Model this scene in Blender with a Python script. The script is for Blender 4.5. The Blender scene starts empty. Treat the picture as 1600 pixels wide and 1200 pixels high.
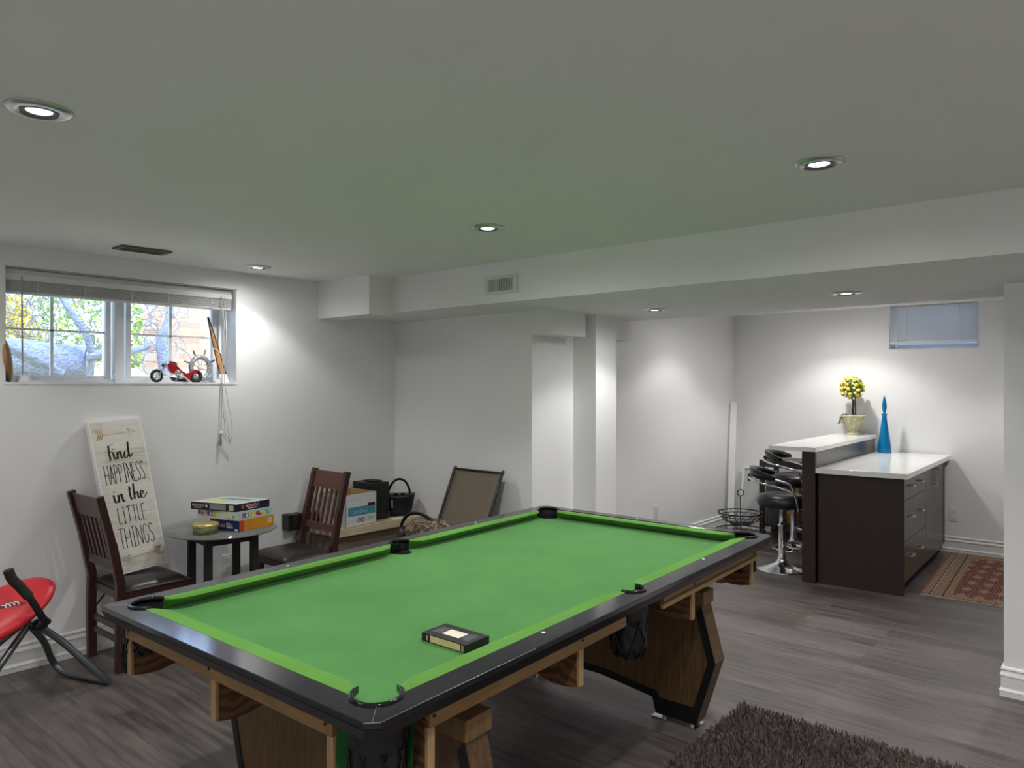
import bpy, bmesh, math, random
from mathutils import Vector, Matrix
from math import sin, cos, pi, radians

random.seed(7)
scene = bpy.context.scene
COL = scene.collection

# ------------------------------------------------------------------ camera, world, exposure
cam_d = bpy.data.cameras.new('camera')
cam_d.sensor_width = 36.0
cam_d.lens = 25.965
cam_d.clip_start = 0.02
cam = bpy.data.objects.new('camera', cam_d)
COL.objects.link(cam)
cam.location = (0, 0, 1.55)
cam.rotation_euler = (radians(90), 0, radians(-49.374))
scene.camera = cam

scene.view_settings.view_transform = 'Standard'
scene.view_settings.look = 'None'
scene.view_settings.gamma = 1
scene.view_settings.use_curve_mapping = False
scene.view_settings.exposure = 1.0

world = bpy.data.worlds.new('sky')
scene.world = world
world.use_nodes = True
wn = world.node_tree
wn.nodes.clear()
wo = wn.nodes.new('ShaderNodeOutputWorld')
wb = wn.nodes.new('ShaderNodeBackground')
wb.inputs[0].default_value = (0.55, 0.72, 1.0, 1)
wb.inputs[1].default_value = 3.4
wn.links.new(wb.outputs[0], wo.inputs[0])

sun_d = bpy.data.lights.new('sun', 'SUN')
sun_d.energy = 2.2
sun_d.color = (1, 0.93, 0.8)
sun_d.angle = 0.03
sun = bpy.data.objects.new('sun', sun_d)
COL.objects.link(sun)
sun.rotation_euler = (radians(42), 0, radians(-12))     # shines from behind the house onto the garden

LAMP_W = 30.0
# recessed ceiling lamps, last row added fill lights: x, y, ceiling height, strength
LAMPS = [(0.69, 2.293, 2.3, 1.0), (2.576, 0.839, 2.3, 1.0), (2.605, 2.388, 2.3, 1.0), (2.53, 4.314, 2.3, 0.55),
         (4.372, 2.493, 2.051, 0.7), (4.259, 1.244, 2.051, 0.9),
         (7.12, 2.20, 2.3, 0.9), (6.75, 0.45, 2.3, 0.9), (6.30, 2.75, 2.3, 0.6),
         (0.69, 0.5, 2.3, 1.0), (0.69, 4.1, 2.3, 0.42), (2.55, -0.9, 2.3, 0.7),
         (-1.45, 2.3, 2.3, 1.4), (-1.45, 0.1, 2.3, 1.4), (-1.3, -1.6, 2.3, 1.4), (0.6, -1.65, 2.3, 1.3), (2.5, -1.8, 2.3, 0.5)]  # unseen fill lights added behind the camera to brighten the ceiling by bounce
for i, (x, y, z, k) in enumerate(LAMPS):
    for (ang, bl, f_) in ((120, 0.40, 0.60), (176, 1.0, 0.55)):      # bright beam and wide spill of each lamp
        d = bpy.data.lights.new('downlight_and_fill_beam', 'SPOT')
        d.energy = LAMP_W * k * f_
        d.color = (1.0, 0.98, 0.965)
        d.spot_size = radians(ang)
        d.spot_blend = bl
        d.shadow_soft_size = 0.035
        o = bpy.data.objects.new('downlight_and_fill_beam', d)
        COL.objects.link(o)
        o.location = (x, y, z - 0.016)

# ------------------------------------------------------------------ materials
def newmat(name):
    m = bpy.data.materials.new(name)
    m.use_nodes = True
    return m, m.node_tree, m.node_tree.nodes['Principled BSDF']

def mat(name, col, rough=0.5, metal=0.0, bump=0.0, bscale=200.0, var=0.0, vscale=5.0, coat=0.0, sheen=0.0,
        trans=0.0, ior=1.45, emis=None, estr=0.0, spec=0.5, stretch=None):
    m, nt, b = newmat(name)
    b.inputs['Base Color'].default_value = (*col, 1)
    b.inputs['Roughness'].default_value = rough
    b.inputs['Metallic'].default_value = metal
    b.inputs['Specular IOR Level'].default_value = spec
    b.inputs['IOR'].default_value = ior
    if coat: b.inputs['Coat Weight'].default_value = coat; b.inputs['Coat Roughness'].default_value = 0.1
    if sheen: b.inputs['Sheen Weight'].default_value = sheen
    if trans: b.inputs['Transmission Weight'].default_value = trans
    if emis: b.inputs['Emission Color'].default_value = (*emis, 1); b.inputs['Emission Strength'].default_value = estr
    tc = nt.nodes.new('ShaderNodeTexCoord')
    mp = nt.nodes.new('ShaderNodeMapping')
    nt.links.new(tc.outputs['Object'], mp.inputs[0])
    if stretch: mp.inputs['Scale'].default_value = stretch
    if var:
        n = nt.nodes.new('ShaderNodeTexNoise'); n.inputs['Scale'].default_value = vscale; n.inputs['Detail'].default_value = 5
        nt.links.new(mp.outputs[0], n.inputs['Vector'])
        r = nt.nodes.new('ShaderNodeValToRGB')
        r.color_ramp.elements[0].position = 0.3; r.color_ramp.elements[1].position = 0.7
        r.color_ramp.elements[0].color = tuple(max(0, c * (1 - var)) for c in col) + (1,)
        r.color_ramp.elements[1].color = tuple(min(1, c * (1 + var)) for c in col) + (1,)
        nt.links.new(n.outputs[0], r.inputs[0]); nt.links.new(r.outputs[0], b.inputs['Base Color'])
    if bump:
        n = nt.nodes.new('ShaderNodeTexNoise'); n.inputs['Scale'].default_value = bscale; n.inputs['Detail'].default_value = 3
        nt.links.new(mp.outputs[0], n.inputs['Vector'])
        bp = nt.nodes.new('ShaderNodeBump'); bp.inputs['Strength'].default_value = bump; bp.inputs['Distance'].default_value = 0.002
        nt.links.new(n.outputs[0], bp.inputs['Height']); nt.links.new(bp.outputs[0], b.inputs['Normal'])
    return m

def wood(name, c1, c2, scale=6.0, stretch=(1, 12, 12), rough=0.5, coat=0.0, bands=False):
    m, nt, b = newmat(name)
    b.inputs['Roughness'].default_value = rough
    if coat: b.inputs['Coat Weight'].default_value = coat; b.inputs['Coat Roughness'].default_value = 0.15
    tc = nt.nodes.new('ShaderNodeTexCoord'); mp = nt.nodes.new('ShaderNodeMapping')
    mp.inputs['Scale'].default_value = stretch
    nt.links.new(tc.outputs['Object'], mp.inputs[0])
    n = nt.nodes.new('ShaderNodeTexNoise'); n.inputs['Scale'].default_value = scale; n.inputs['Detail'].default_value = 6
    n.inputs['Distortion'].default_value = 0.6
    nt.links.new(mp.outputs[0], n.inputs['Vector'])
    r = nt.nodes.new('ShaderNodeValToRGB')
    r.color_ramp.elements[0].position = 0.32; r.color_ramp.elements[1].position = 0.68
    r.color_ramp.elements[0].color = (*c1, 1); r.color_ramp.elements[1].color = (*c2, 1)
    if bands:
        w = nt.nodes.new('ShaderNodeTexWave'); w.inputs['Scale'].default_value = scale * 1.3
        w.inputs['Distortion'].default_value = 7; w.inputs['Detail'].default_value = 3; w.inputs['Detail Scale'].default_value = 1.2
        mp2 = nt.nodes.new('ShaderNodeMapping'); nt.links.new(tc.outputs['Object'], mp2.inputs[0])
        mp2.inputs['Rotation'].default_value = (0, radians(90), 0)
        nt.links.new(mp2.outputs[0], w.inputs['Vector'])
        nt.links.new(w.outputs['Fac'], r.inputs[0])
    else:
        nt.links.new(n.outputs[0], r.inputs[0])
    nt.links.new(r.outputs[0], b.inputs['Base Color'])
    return m

M = {}
M['wall'] = mat('wall_paint', (0.83, 0.83, 0.83), 0.75, bump=0.08, bscale=260, var=0.015, vscale=2)
M['ceiling'] = mat('ceiling_paint', (0.86, 0.86, 0.855), 0.85, var=0.012, vscale=1.5)
M['trim'] = mat('white_trim_paint', (0.80, 0.80, 0.79), 0.35)
M['black_lam'] = mat('black_laminate_rail', (0.016, 0.016, 0.02), 0.13, bump=0.05, bscale=120, var=0.25, vscale=12, spec=0.62)
M['black_edge'] = mat('black_edge_band', (0.008, 0.008, 0.009), 0.3)
M['black_plastic'] = mat('black_plastic', (0.012, 0.012, 0.013), 0.35)
M['black_matte'] = mat('black_matte', (0.014, 0.013, 0.013), 0.6)
M['black_rubber'] = mat('black_foam', (0.02, 0.02, 0.02), 0.75, bump=0.3, bscale=300)
M['leather'] = mat('dark_brown_leather', (0.028, 0.022, 0.022), 0.32, bump=0.25, bscale=150)
M['stool_leather'] = mat('black_leather', (0.012, 0.012, 0.014), 0.35, bump=0.2, bscale=150)
M['gloss_black'] = mat('glossy_black_vinyl', (0.006, 0.006, 0.007), 0.15)
M['chrome'] = mat('chrome', (0.75, 0.76, 0.78), 0.09, 1.0)
M['steel'] = mat('grey_steel_tube', (0.16, 0.18, 0.19), 0.33, 0.85)
M['nickel'] = mat('brushed_nickel', (0.55, 0.55, 0.55), 0.3, 1.0)
M['white_plastic'] = mat('white_plastic', (0.8, 0.8, 0.78), 0.4)
M['vinyl'] = mat('white_window_vinyl', (0.78, 0.8, 0.83), 0.4)
M['blind'] = mat('white_blind_slat', (0.66, 0.66, 0.66), 0.45)
M['slat_lit'] = mat('translucent_white_slat', (0.80, 0.80, 0.79), 0.45, trans=0.08)
M['cord'] = mat('cord_grey', (0.42, 0.42, 0.4), 0.7)
M['cherry'] = wood('dark_cherry_wood', (0.026, 0.008, 0.007), (0.05, 0.014, 0.011), 5, (10, 10, 1), 0.35, 0.25)
M['cherry_red'] = wood('reddish_cherry_wood', (0.075, 0.022, 0.015), (0.115, 0.035, 0.024), 5, (10, 10, 1), 0.35, 0.25)
M['espresso'] = wood('espresso_laminate', (0.022, 0.012, 0.011), (0.032, 0.019, 0.016), 7, (14, 14, 1), 0.42)
M['espresso_front'] = wood('espresso_front_panel', (0.03, 0.024, 0.024), (0.04, 0.032, 0.031), 7, (14, 14, 1), 0.27)
M['quartz'] = mat('white_quartz', (0.86, 0.86, 0.82), 0.12, var=0.03, vscale=3)
M['oak'] = wood('oak_veneer_leg', (0.055, 0.028, 0.010), (0.13, 0.072, 0.028), 9, (14, 14, 0.8), 0.45)
M['ply'] = wood('plywood_apron', (0.20, 0.115, 0.042), (0.27, 0.16, 0.065), 4, (2, 2, 9), 0.5)
M['beam'] = wood('brown_beam', (0.14, 0.075, 0.03), (0.20, 0.115, 0.05), 6, (8, 8, 1), 0.6)
M['ply_edge'] = wood('pine_bracket_edge', (0.30, 0.19, 0.08), (0.42, 0.28, 0.13), 6, (8, 8, 1), 0.6)
M['corbel'] = wood('knotty_plywood', (0.075, 0.034, 0.013), (0.15, 0.07, 0.03), 7, (1, 1, 1), 0.6, bands=True)
M['pine'] = wood('light_pine_board', (0.52, 0.42, 0.27), (0.66, 0.56, 0.38), 5, (1, 10, 10), 0.55)
M['pine_dark'] = wood('brown_panel', (0.16, 0.12, 0.08), (0.22, 0.17, 0.12), 5, (1, 10, 10), 0.6)
M['card_in'] = mat('cardboard', (0.42, 0.27, 0.13), 0.8, var=0.12, vscale=9)
M['box_white'] = mat('white_box_card', (0.72, 0.72, 0.70), 0.5)
M['teal'] = mat('teal_print', (0.07, 0.30, 0.40), 0.5)
M['ink'] = mat('black_ink', (0.01, 0.01, 0.01), 0.6)
M['white_ink'] = mat('white_ink', (0.85, 0.85, 0.85), 0.5)
M['pale_teal'] = mat('pale_teal_print', (0.35, 0.62, 0.68), 0.5)
M['gold'] = mat('gold_print', (0.45, 0.33, 0.08), 0.35, 0.5)
M['red_vinyl'] = mat('red_vinyl', (0.62, 0.022, 0.032), 0.38)
M['maroon'] = mat('maroon_print', (0.12, 0.01, 0.015), 0.5)
M['sling'] = mat('taupe_sling_mesh', (0.17, 0.145, 0.105), 0.7, bump=0.5, bscale=500, var=0.08, vscale=300)
M['glass_top'] = mat('smoked_glass', (0.14, 0.15, 0.14), 0.06, spec=0.7)
M['blue_glass'] = mat('blue_glass', (0.0, 0.22, 0.50), 0.12, trans=0.35, ior=1.45, bump=0.6, bscale=90)
M['urn'] = mat('antique_cream_urn', (0.50, 0.47, 0.30), 0.55, var=0.25, vscale=30)
M['yellow'] = mat('yellow_rose', (0.85, 0.68, 0.06), 0.6, var=0.2, vscale=60)
M['pale_yellow'] = mat('pale_flower', (0.85, 0.80, 0.55), 0.6)
M['rose_core'] = mat('rose_heart', (0.75, 0.42, 0.03), 0.6)
M['leaf'] = mat('leaf_green', (0.07, 0.14, 0.015), 0.6, var=0.4, vscale=40)
M['lime'] = mat('lime_bud', (0.35, 0.48, 0.05), 0.6)
M['bark'] = mat('bark', (0.07, 0.04, 0.02), 0.8, bump=0.5, bscale=80, var=0.3, vscale=30)
M['lamp_on'] = mat('lamp_lens_lit', (1, 1, 1), 0.4, emis=(1, 0.98, 0.93), estr=9.0)
M['lamp_dim'] = mat('lamp_lens_frosted', (0.7, 0.7, 0.7), 0.4, emis=(1, 0.98, 0.94), estr=1.1)
M['satin_ring'] = mat('satin_nickel_ring', (0.62, 0.62, 0.62), 0.28, 0.9)
M['vent_dark'] = mat('vent_dark', (0.03, 0.028, 0.02), 0.6)
M['vent_brown'] = mat('vent_brown', (0.13, 0.11, 0.075), 0.5, 0.4)
M['vent_white'] = mat('vent_white', (0.72, 0.72, 0.70), 0.4)
M['tin'] = mat('olive_tin', (0.17, 0.18, 0.07), 0.4, 0.4, var=0.5, vscale=70)
M['tin_gold'] = mat('gold_tin_lid', (0.62, 0.53, 0.20), 0.3, 0.6, var=0.3, vscale=40)
M['olive_wood'] = wood('sill_bowl_wood', (0.17, 0.09, 0.03), (0.40, 0.24, 0.09), 4, (22, 1, 1), 0.5)
M['sign_wood'] = mat('carved_wood', (0.50, 0.24, 0.09), 0.5, var=0.25, vscale=60)
M['silver'] = mat('pewter_grey', (0.42, 0.43, 0.45), 0.4, 0.3, var=0.5, vscale=90)
M['toy_red'] = mat('metallic_red_paint', (0.42, 0.006, 0.012), 0.18, 0.3, coat=0.8)
M['toy_silver'] = mat('toy_chrome', (0.75, 0.75, 0.72), 0.2, 0.9)
M['tape_label'] = mat('cream_label', (0.78, 0.74, 0.58), 0.6, var=0.05, vscale=60)
M['tape_gold'] = mat('tan_label', (0.58, 0.47, 0.25), 0.5, var=0.08, vscale=60)
M['tape_window'] = mat('tape_window', (0.10, 0.10, 0.10), 0.15)
M['navy'] = mat('navy_card', (0.012, 0.025, 0.13), 0.35)
M['navy_dark'] = mat('dark_navy_card', (0.012, 0.014, 0.03), 0.35)
M['orange'] = mat('orange_card', (0.62, 0.26, 0.02), 0.35, var=0.15, vscale=8)
M['pinkwhite'] = mat('pink_lettering', (0.85, 0.52, 0.46), 0.4)
M['pale_card'] = mat('pale_game_card', (0.62, 0.66, 0.58), 0.35)
M['sky_card'] = mat('pale_blue_card', (0.40, 0.58, 0.62), 0.35)
M['purple'] = mat('purple_tile', (0.30, 0.02, 0.16), 0.4)
M['mid_blue'] = mat('blue_tile', (0.05, 0.13, 0.42), 0.4)
M['green_ink'] = mat('green_tile', (0.30, 0.50, 0.05), 0.4)
M['yellow_ink'] = mat('yellow_tile', (0.80, 0.65, 0.05), 0.4)
M['red_ink'] = mat('red_print', (0.50, 0.05, 0.04), 0.4)
M['grey_ink'] = mat('grey_print', (0.25, 0.26, 0.28), 0.5)
M['screen_panel'] = mat('translucent_grey_panel', (0.50, 0.51, 0.50), 0.5)
M['wicker'] = mat('grey_bundle', (0.07, 0.072, 0.07), 0.6, var=0.6, vscale=30, stretch=(6, 6, 0.4))
M['goldish'] = mat('bottle_brass', (0.38, 0.30, 0.10), 0.3, 0.3, var=0.6, vscale=25)
M['copper'] = mat('copper_labels', (0.45, 0.20, 0.07), 0.4)
M['green_cloth'] = mat('torn_green_cloth', (0.01, 0.10, 0.02), 0.9)
M['chalk'] = mat('chalk_mark', (0.55, 0.72, 0.5), 0.9)

# floor planks
def floor_mat():
    m, nt, b = newmat('dark_plank_floor')
    L = nt.links
    tc = nt.nodes.new('ShaderNodeTexCoord'); mp = nt.nodes.new('ShaderNodeMapping')
    mp.inputs['Rotation'].default_value = (0, 0, radians(90))
    L.new(tc.outputs['Object'], mp.inputs[0])
    br = nt.nodes.new('ShaderNodeTexBrick')
    br.offset = 0.37; br.offset_frequency = 2; br.squash = 1
    br.inputs['Scale'].default_value = 1
    br.inputs['Brick Width'].default_value = 1.22
    br.inputs['Row Height'].default_value = 0.127
    br.inputs['Mortar Size'].default_value = 0.0009
    br.inputs['Color1'].default_value = (0.0, 0, 0, 1); br.inputs['Color2'].default_value = (1, 1, 1, 1)
    br.inputs['Mortar'].default_value = (0.5, 0.5, 0.5, 1)
    L.new(mp.outputs[0], br.inputs[0])
    n = nt.nodes.new('ShaderNodeTexNoise'); n.inputs['Scale'].default_value = 3.2; n.inputs['Detail'].default_value = 7
    mp2 = nt.nodes.new('ShaderNodeMapping'); mp2.inputs['Scale'].default_value = (11, 0.9, 1)
    L.new(tc.outputs['Object'], mp2.inputs[0]); L.new(mp2.outputs[0], n.inputs['Vector'])
    add = nt.nodes.new('ShaderNodeMath'); add.operation = 'MULTIPLY_ADD'
    L.new(br.outputs['Color'], add.inputs[0]); add.inputs[1].default_value = 0.22; L.new(n.outputs[0], add.inputs[2])
    r = nt.nodes.new('ShaderNodeValToRGB')
    r.color_ramp.elements[0].position = 0.35; r.color_ramp.elements[1].position = 0.85
    r.color_ramp.elements[0].color = (0.040, 0.032, 0.030, 1); r.color_ramp.elements[1].color = (0.150, 0.127, 0.118, 1)
    L.new(add.outputs[0], r.inputs[0])
    mx = nt.nodes.new('ShaderNodeMix'); mx.data_type = 'RGBA'
    L.new(br.outputs['Fac'], mx.inputs[0]); L.new(r.outputs[0], mx.inputs[6]); mx.inputs[7].default_value = (0.03, 0.027, 0.025, 1)
    L.new(mx.outputs[2], b.inputs['Base Color'])
    rr = nt.nodes.new('ShaderNodeMapRange'); L.new(n.outputs[0], rr.inputs[0])
    rr.inputs[3].default_value = 0.30; rr.inputs[4].default_value = 0.48
    L.new(rr.outputs[0], b.inputs['Roughness'])
    bp = nt.nodes.new('ShaderNodeBump'); bp.inputs['Strength'].default_value = 0.15; bp.inputs['Distance'].default_value = 0.002
    L.new(n.outputs[0], bp.inputs['Height']); L.new(bp.outputs[0], b.inputs['Normal'])
    return m
M['floor'] = floor_mat()

def felt_mat(name, c1, c2):
    m, nt, b = newmat(name)
    L = nt.links
    tc = nt.nodes.new('ShaderNodeTexCoord')
    n = nt.nodes.new('ShaderNodeTexNoise'); n.inputs['Scale'].default_value = 4; n.inputs['Detail'].default_value = 8
    L.new(tc.outputs['Object'], n.inputs['Vector'])
    r = nt.nodes.new('ShaderNodeValToRGB')
    r.color_ramp.elements[0].position = 0.35; r.color_ramp.elements[1].position = 0.7
    r.color_ramp.elements[0].color = (*c1, 1); r.color_ramp.elements[1].color = (*c2, 1)
    L.new(n.outputs[0], r.inputs[0])
    v = nt.nodes.new('ShaderNodeTexVoronoi'); v.inputs['Scale'].default_value = 9
    L.new(tc.outputs['Object'], v.inputs['Vector'])
    lt = nt.nodes.new('ShaderNodeMath'); lt.operation = 'LESS_THAN'; lt.inputs[1].default_value = 0.035
    L.new(v.outputs['Distance'], lt.inputs[0])
    mx = nt.nodes.new('ShaderNodeMix'); mx.data_type = 'RGBA'
    sc = nt.nodes.new('ShaderNodeMath'); sc.operation = 'MULTIPLY'; sc.inputs[1].default_value = 0.35
    L.new(lt.outputs[0], sc.inputs[0]); L.new(sc.outputs[0], mx.inputs[0])
    L.new(r.outputs[0], mx.inputs[6]); mx.inputs[7].default_value = (0.4, 0.75, 0.4, 1)
    L.new(mx.outputs[2], b.inputs['Base Color'])
    b.inputs['Roughness'].default_value = 0.9; b.inputs['Specular IOR Level'].default_value = 0.2
    b.inputs['Sheen Weight'].default_value = 0.25; b.inputs['Sheen Roughness'].default_value = 0.5
    b.inputs['Sheen Tint'].default_value = (0.5, 0.9, 0.4, 1)
    n2 = nt.nodes.new('ShaderNodeTexNoise'); n2.inputs['Scale'].default_value = 500
    L.new(tc.outputs['Object'], n2.inputs['Vector'])
    bp = nt.nodes.new('ShaderNodeBump'); bp.inputs['Strength'].default_value = 0.35; bp.inputs['Distance'].default_value = 0.001
    L.new(n2.outputs[0], bp.inputs['Height']); L.new(bp.outputs[0], b.inputs['Normal'])
    return m
M['felt'] = felt_mat('green_table_felt', (0.056, 0.190, 0.046), (0.070, 0.230, 0.058))
M['cushion'] = felt_mat('green_cushion_felt', (0.080, 0.225, 0.026), (0.100, 0.27, 0.040))  # yellower than the bed felt: lamp glare is put into this colour

def board_mat():      # pale weathered boards of the canvas
    m, nt, b = newmat('pale_weathered_boards')
    L = nt.links
    tc = nt.nodes.new('ShaderNodeTexCoord'); mp = nt.nodes.new('ShaderNodeMapping')
    mp.inputs['Rotation'].default_value = (radians(90), 0, 0)
    L.new(tc.outputs['Object'], mp.inputs[0])
    br = nt.nodes.new('ShaderNodeTexBrick'); br.inputs['Scale'].default_value = 1
    br.inputs['Brick Width'].default_value = 0.46; br.inputs['Row Height'].default_value = 0.1
    br.inputs['Mortar Size'].default_value = 0.0008
    br.inputs['Color1'].default_value = (0.52, 0.47, 0.40, 1); br.inputs['Color2'].default_value = (0.72, 0.69, 0.62, 1)
    br.inputs['Mortar'].default_value = (0.45, 0.38, 0.3, 1)
    L.new(mp.outputs[0], br.inputs[0])
    n = nt.nodes.new('ShaderNodeTexNoise'); n.inputs['Scale'].default_value = 6; n.inputs['Detail'].default_value = 8
    mp2 = nt.nodes.new('ShaderNodeMapping'); mp2.inputs['Scale'].default_value = (1, 1, 14)
    L.new(tc.outputs['Object'], mp2.inputs[0]); L.new(mp2.outputs[0], n.inputs['Vector'])
    r = nt.nodes.new('ShaderNodeValToRGB')
    r.color_ramp.elements[0].position = 0.4; r.color_ramp.elements[1].position = 0.62
    r.color_ramp.elements[0].color = (0, 0, 0, 1); r.color_ramp.elements[1].color = (1, 1, 1, 1)
    L.new(n.outputs[0], r.inputs[0])
    mx = nt.nodes.new('ShaderNodeMix'); mx.data_type = 'RGBA'
    mm = nt.nodes.new('ShaderNodeMath'); mm.operation = 'MULTIPLY'; mm.inputs[1].default_value = 0.6
    L.new(r.outputs[0], mm.inputs[0]); L.new(mm.outputs[0], mx.inputs[0])
    L.new(br.outputs[0], mx.inputs[6]); mx.inputs[7].default_value = (0.76, 0.75, 0.70, 1)
    L.new(mx.outputs[2], b.inputs['Base Color']); b.inputs['Roughness'].default_value = 0.7
    return m
M['boards'] = board_mat()

def rug_mat():
    m, nt, b = newmat('patterned_red_rug')
    L = nt.links
    tc = nt.nodes.new('ShaderNodeTexCoord'); mp = nt.nodes.new('ShaderNodeMapping')
    L.new(tc.outputs['Object'], mp.inputs[0]); mp.inputs['Scale'].default_value = (0.5, 1, 1)
    v = nt.nodes.new('ShaderNodeTexVoronoi'); v.inputs['Scale'].default_value = 22; v.distance = 'MANHATTAN'; v.voronoi_dimensions = '2D'
    v.inputs['Randomness'].default_value = 0.25
    L.new(mp.outputs[0], v.inputs['Vector'])
    r = nt.nodes.new('ShaderNodeValToRGB'); r.color_ramp.interpolation = 'CONSTANT'
    el = r.color_ramp.elements
    el[0].position = 0; el[0].color = (0.34, 0.26, 0.16, 1)
    el[1].position = 0.17; el[1].color = (0.02, 0.016, 0.02, 1)
    e = el.new(0.30); e.color = (0.13, 0.016, 0.014, 1)
    e = el.new(0.58); e.color = (0.24, 0.16, 0.10, 1)
    e = el.new(0.68); e.color = (0.09, 0.012, 0.012, 1)
    L.new(v.outputs['Distance'], r.inputs[0])
    w = nt.nodes.new('ShaderNodeTexVoronoi'); w.inputs['Scale'].default_value = 9; w.distance = 'MANHATTAN'; w.voronoi_dimensions = '2D'; w.inputs['Randomness'].default_value = 0
    L.new(mp.outputs[0], w.inputs['Vector'])
    r2 = nt.nodes.new('ShaderNodeValToRGB'); r2.color_ramp.interpolation = 'CONSTANT'
    r2.color_ramp.elements[0].position = 0; r2.color_ramp.elements[0].color = (1, 1, 1, 1)
    r2.color_ramp.elements[1].position = 0.33; r2.color_ramp.elements[1].color = (0, 0, 0, 1)
    L.new(w.outputs['Distance'], r2.inputs[0])
    mx = nt.nodes.new('ShaderNodeMix'); mx.data_type = 'RGBA'
    mm = nt.nodes.new('ShaderNodeMath'); mm.operation = 'MULTIPLY'; mm.inputs[1].default_value = 0.35
    L.new(r2.outputs[0], mm.inputs[0]); L.new(mm.outputs[0], mx.inputs[0])
    L.new(r.outputs[0], mx.inputs[6]); mx.inputs[7].default_value = (0.40, 0.33, 0.22, 1)
    L.new(mx.outputs[2], b.inputs['Base Color']); b.inputs['Roughness'].default_value = 0.95
    return m
M['rug'] = rug_mat()

def rug_border():
    m, nt, b = newmat('tan_rug_border')
    L = nt.links
    tc = nt.nodes.new('ShaderNodeTexCoord')
    v = nt.nodes.new('ShaderNodeTexVoronoi'); v.inputs['Scale'].default_value = 36; v.distance = 'CHEBYCHEV'; v.voronoi_dimensions = '2D'; v.inputs['Randomness'].default_value = 0.0
    mp = nt.nodes.new('ShaderNodeMapping'); mp.inputs['Scale'].default_value = (0.55, 1, 1)
    L.new(tc.outputs['Object'], mp.inputs[0]); L.new(mp.outputs[0], v.inputs['Vector'])
    r = nt.nodes.new('ShaderNodeValToRGB'); r.color_ramp.interpolation = 'CONSTANT'
    el = r.color_ramp.elements
    el[0].position = 0; el[0].color = (0.04, 0.025, 0.025, 1)
    el[1].position = 0.24; el[1].color = (0.36, 0.27, 0.16, 1)
    e = el.new(0.42); e.color = (0.16, 0.04, 0.03, 1)
    L.new(v.outputs['Distance'], r.inputs[0]); L.new(r.outputs[0], b.inputs['Base Color'])
    b.inputs['Roughness'].default_value = 0.95
    return m
M['rug_border'] = rug_border()
M['rug_line'] = mat('rug_dark_line', (0.02, 0.015, 0.02), 0.95)
M['rug_red'] = mat('rug_red_edge', (0.28, 0.06, 0.035), 0.95)
M['rug_cream'] = mat('rug_cream_fringe', (0.60, 0.52, 0.40), 0.95)

def leopard():
    m, nt, b = newmat('leopard_print')
    L = nt.links
    tc = nt.nodes.new('ShaderNodeTexCoord')
    v = nt.nodes.new('ShaderNodeTexVoronoi'); v.inputs['Scale'].default_value = 38
    L.new(tc.outputs['Object'], v.inputs['Vector'])
    r = nt.nodes.new('ShaderNodeValToRGB'); r.color_ramp.interpolation = 'CONSTANT'
    el = r.color_ramp.elements
    el[0].position = 0; el[0].color = (0.20, 0.12, 0.06, 1)
    el[1].position = 0.28; el[1].color = (0.02, 0.014, 0.012, 1)
    e = el.new(0.52); e.color = (0.28, 0.22, 0.15, 1)
    L.new(v.outputs['Distance'], r.inputs[0]); L.new(r.outputs[0], b.inputs['Base Color'])
    b.inputs['Roughness'].default_value = 0.6
    return m
M['leopard'] = leopard()

def leaves_mat(name, cols, scale):
    m, nt, b = newmat(name)
    L = nt.links
    tc = nt.nodes.new('ShaderNodeTexCoord')
    v = nt.nodes.new('ShaderNodeTexVoronoi'); v.inputs['Scale'].default_value = scale
    L.new(tc.outputs['Object'], v.inputs['Vector'])
    r = nt.nodes.new('ShaderNodeValToRGB')
    el = r.color_ramp.elements
    el[0].position = 0; el[0].color = (*cols[0], 1)
    el[1].position = 1; el[1].color = (*cols[-1], 1)
    for i, c in enumerate(cols[1:-1]):
        e = el.new((i + 1) / (len(cols) - 1)); e.color = (*c, 1)
    sp = nt.nodes.new('ShaderNodeSeparateColor'); L.new(v.outputs['Color'], sp.inputs[0])
    L.new(sp.outputs[0], r.inputs[0]); L.new(r.outputs[0], b.inputs['Base Color'])
    b.inputs['Roughness'].default_value = 0.9
    return m
M['litter'] = leaves_mat('fallen_leaf_litter', [(0.62, 0.42, 0.10), (0.75, 0.62, 0.25), (0.42, 0.50, 0.14), (0.68, 0.50, 0.30), (0.80, 0.72, 0.48)], 16)
M['soil'] = mat('garden_soil', (0.25, 0.22, 0.19), 0.95, var=0.4, vscale=20)
M['log_bark'] = mat('grey_log_bark', (0.17, 0.19, 0.26), 0.85, bump=1.0, bscale=30, var=0.5, vscale=14, stretch=(1, 6, 6))
M['twig'] = mat('grey_twig', (0.20, 0.20, 0.23), 0.8)
M['foliage_y'] = mat('yellow_foliage', (0.75, 0.62, 0.14), 0.7, var=0.3, vscale=9)
M['foliage_g'] = mat('light_green_foliage', (0.40, 0.56, 0.12), 0.7, var=0.3, vscale=9)

def brick_mat():
    m, nt, b = newmat('pale_red_brick')
    L = nt.links
    tc = nt.nodes.new('ShaderNodeTexCoord'); mp = nt.nodes.new('ShaderNodeMapping')
    mp.inputs['Rotation'].default_value = (radians(90), 0, 0)
    L.new(tc.outputs['Object'], mp.inputs[0])
    br = nt.nodes.new('ShaderNodeTexBrick'); br.inputs['Scale'].default_value = 1
    br.inputs['Brick Width'].default_value = 0.22; br.inputs['Row Height'].default_value = 0.075; br.inputs['Mortar Size'].default_value = 0.006
    br.inputs['Color1'].default_value = (0.38, 0.22, 0.16, 1); br.inputs['Color2'].default_value = (0.46, 0.30, 0.22, 1)
    br.inputs['Mortar'].default_value = (0.42, 0.35, 0.30, 1)
    L.new(mp.outputs[0], br.inputs[0]); L.new(br.outputs[0], b.inputs['Base Color'])
    b.inputs['Roughness'].default_value = 0.9
    return m
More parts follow.
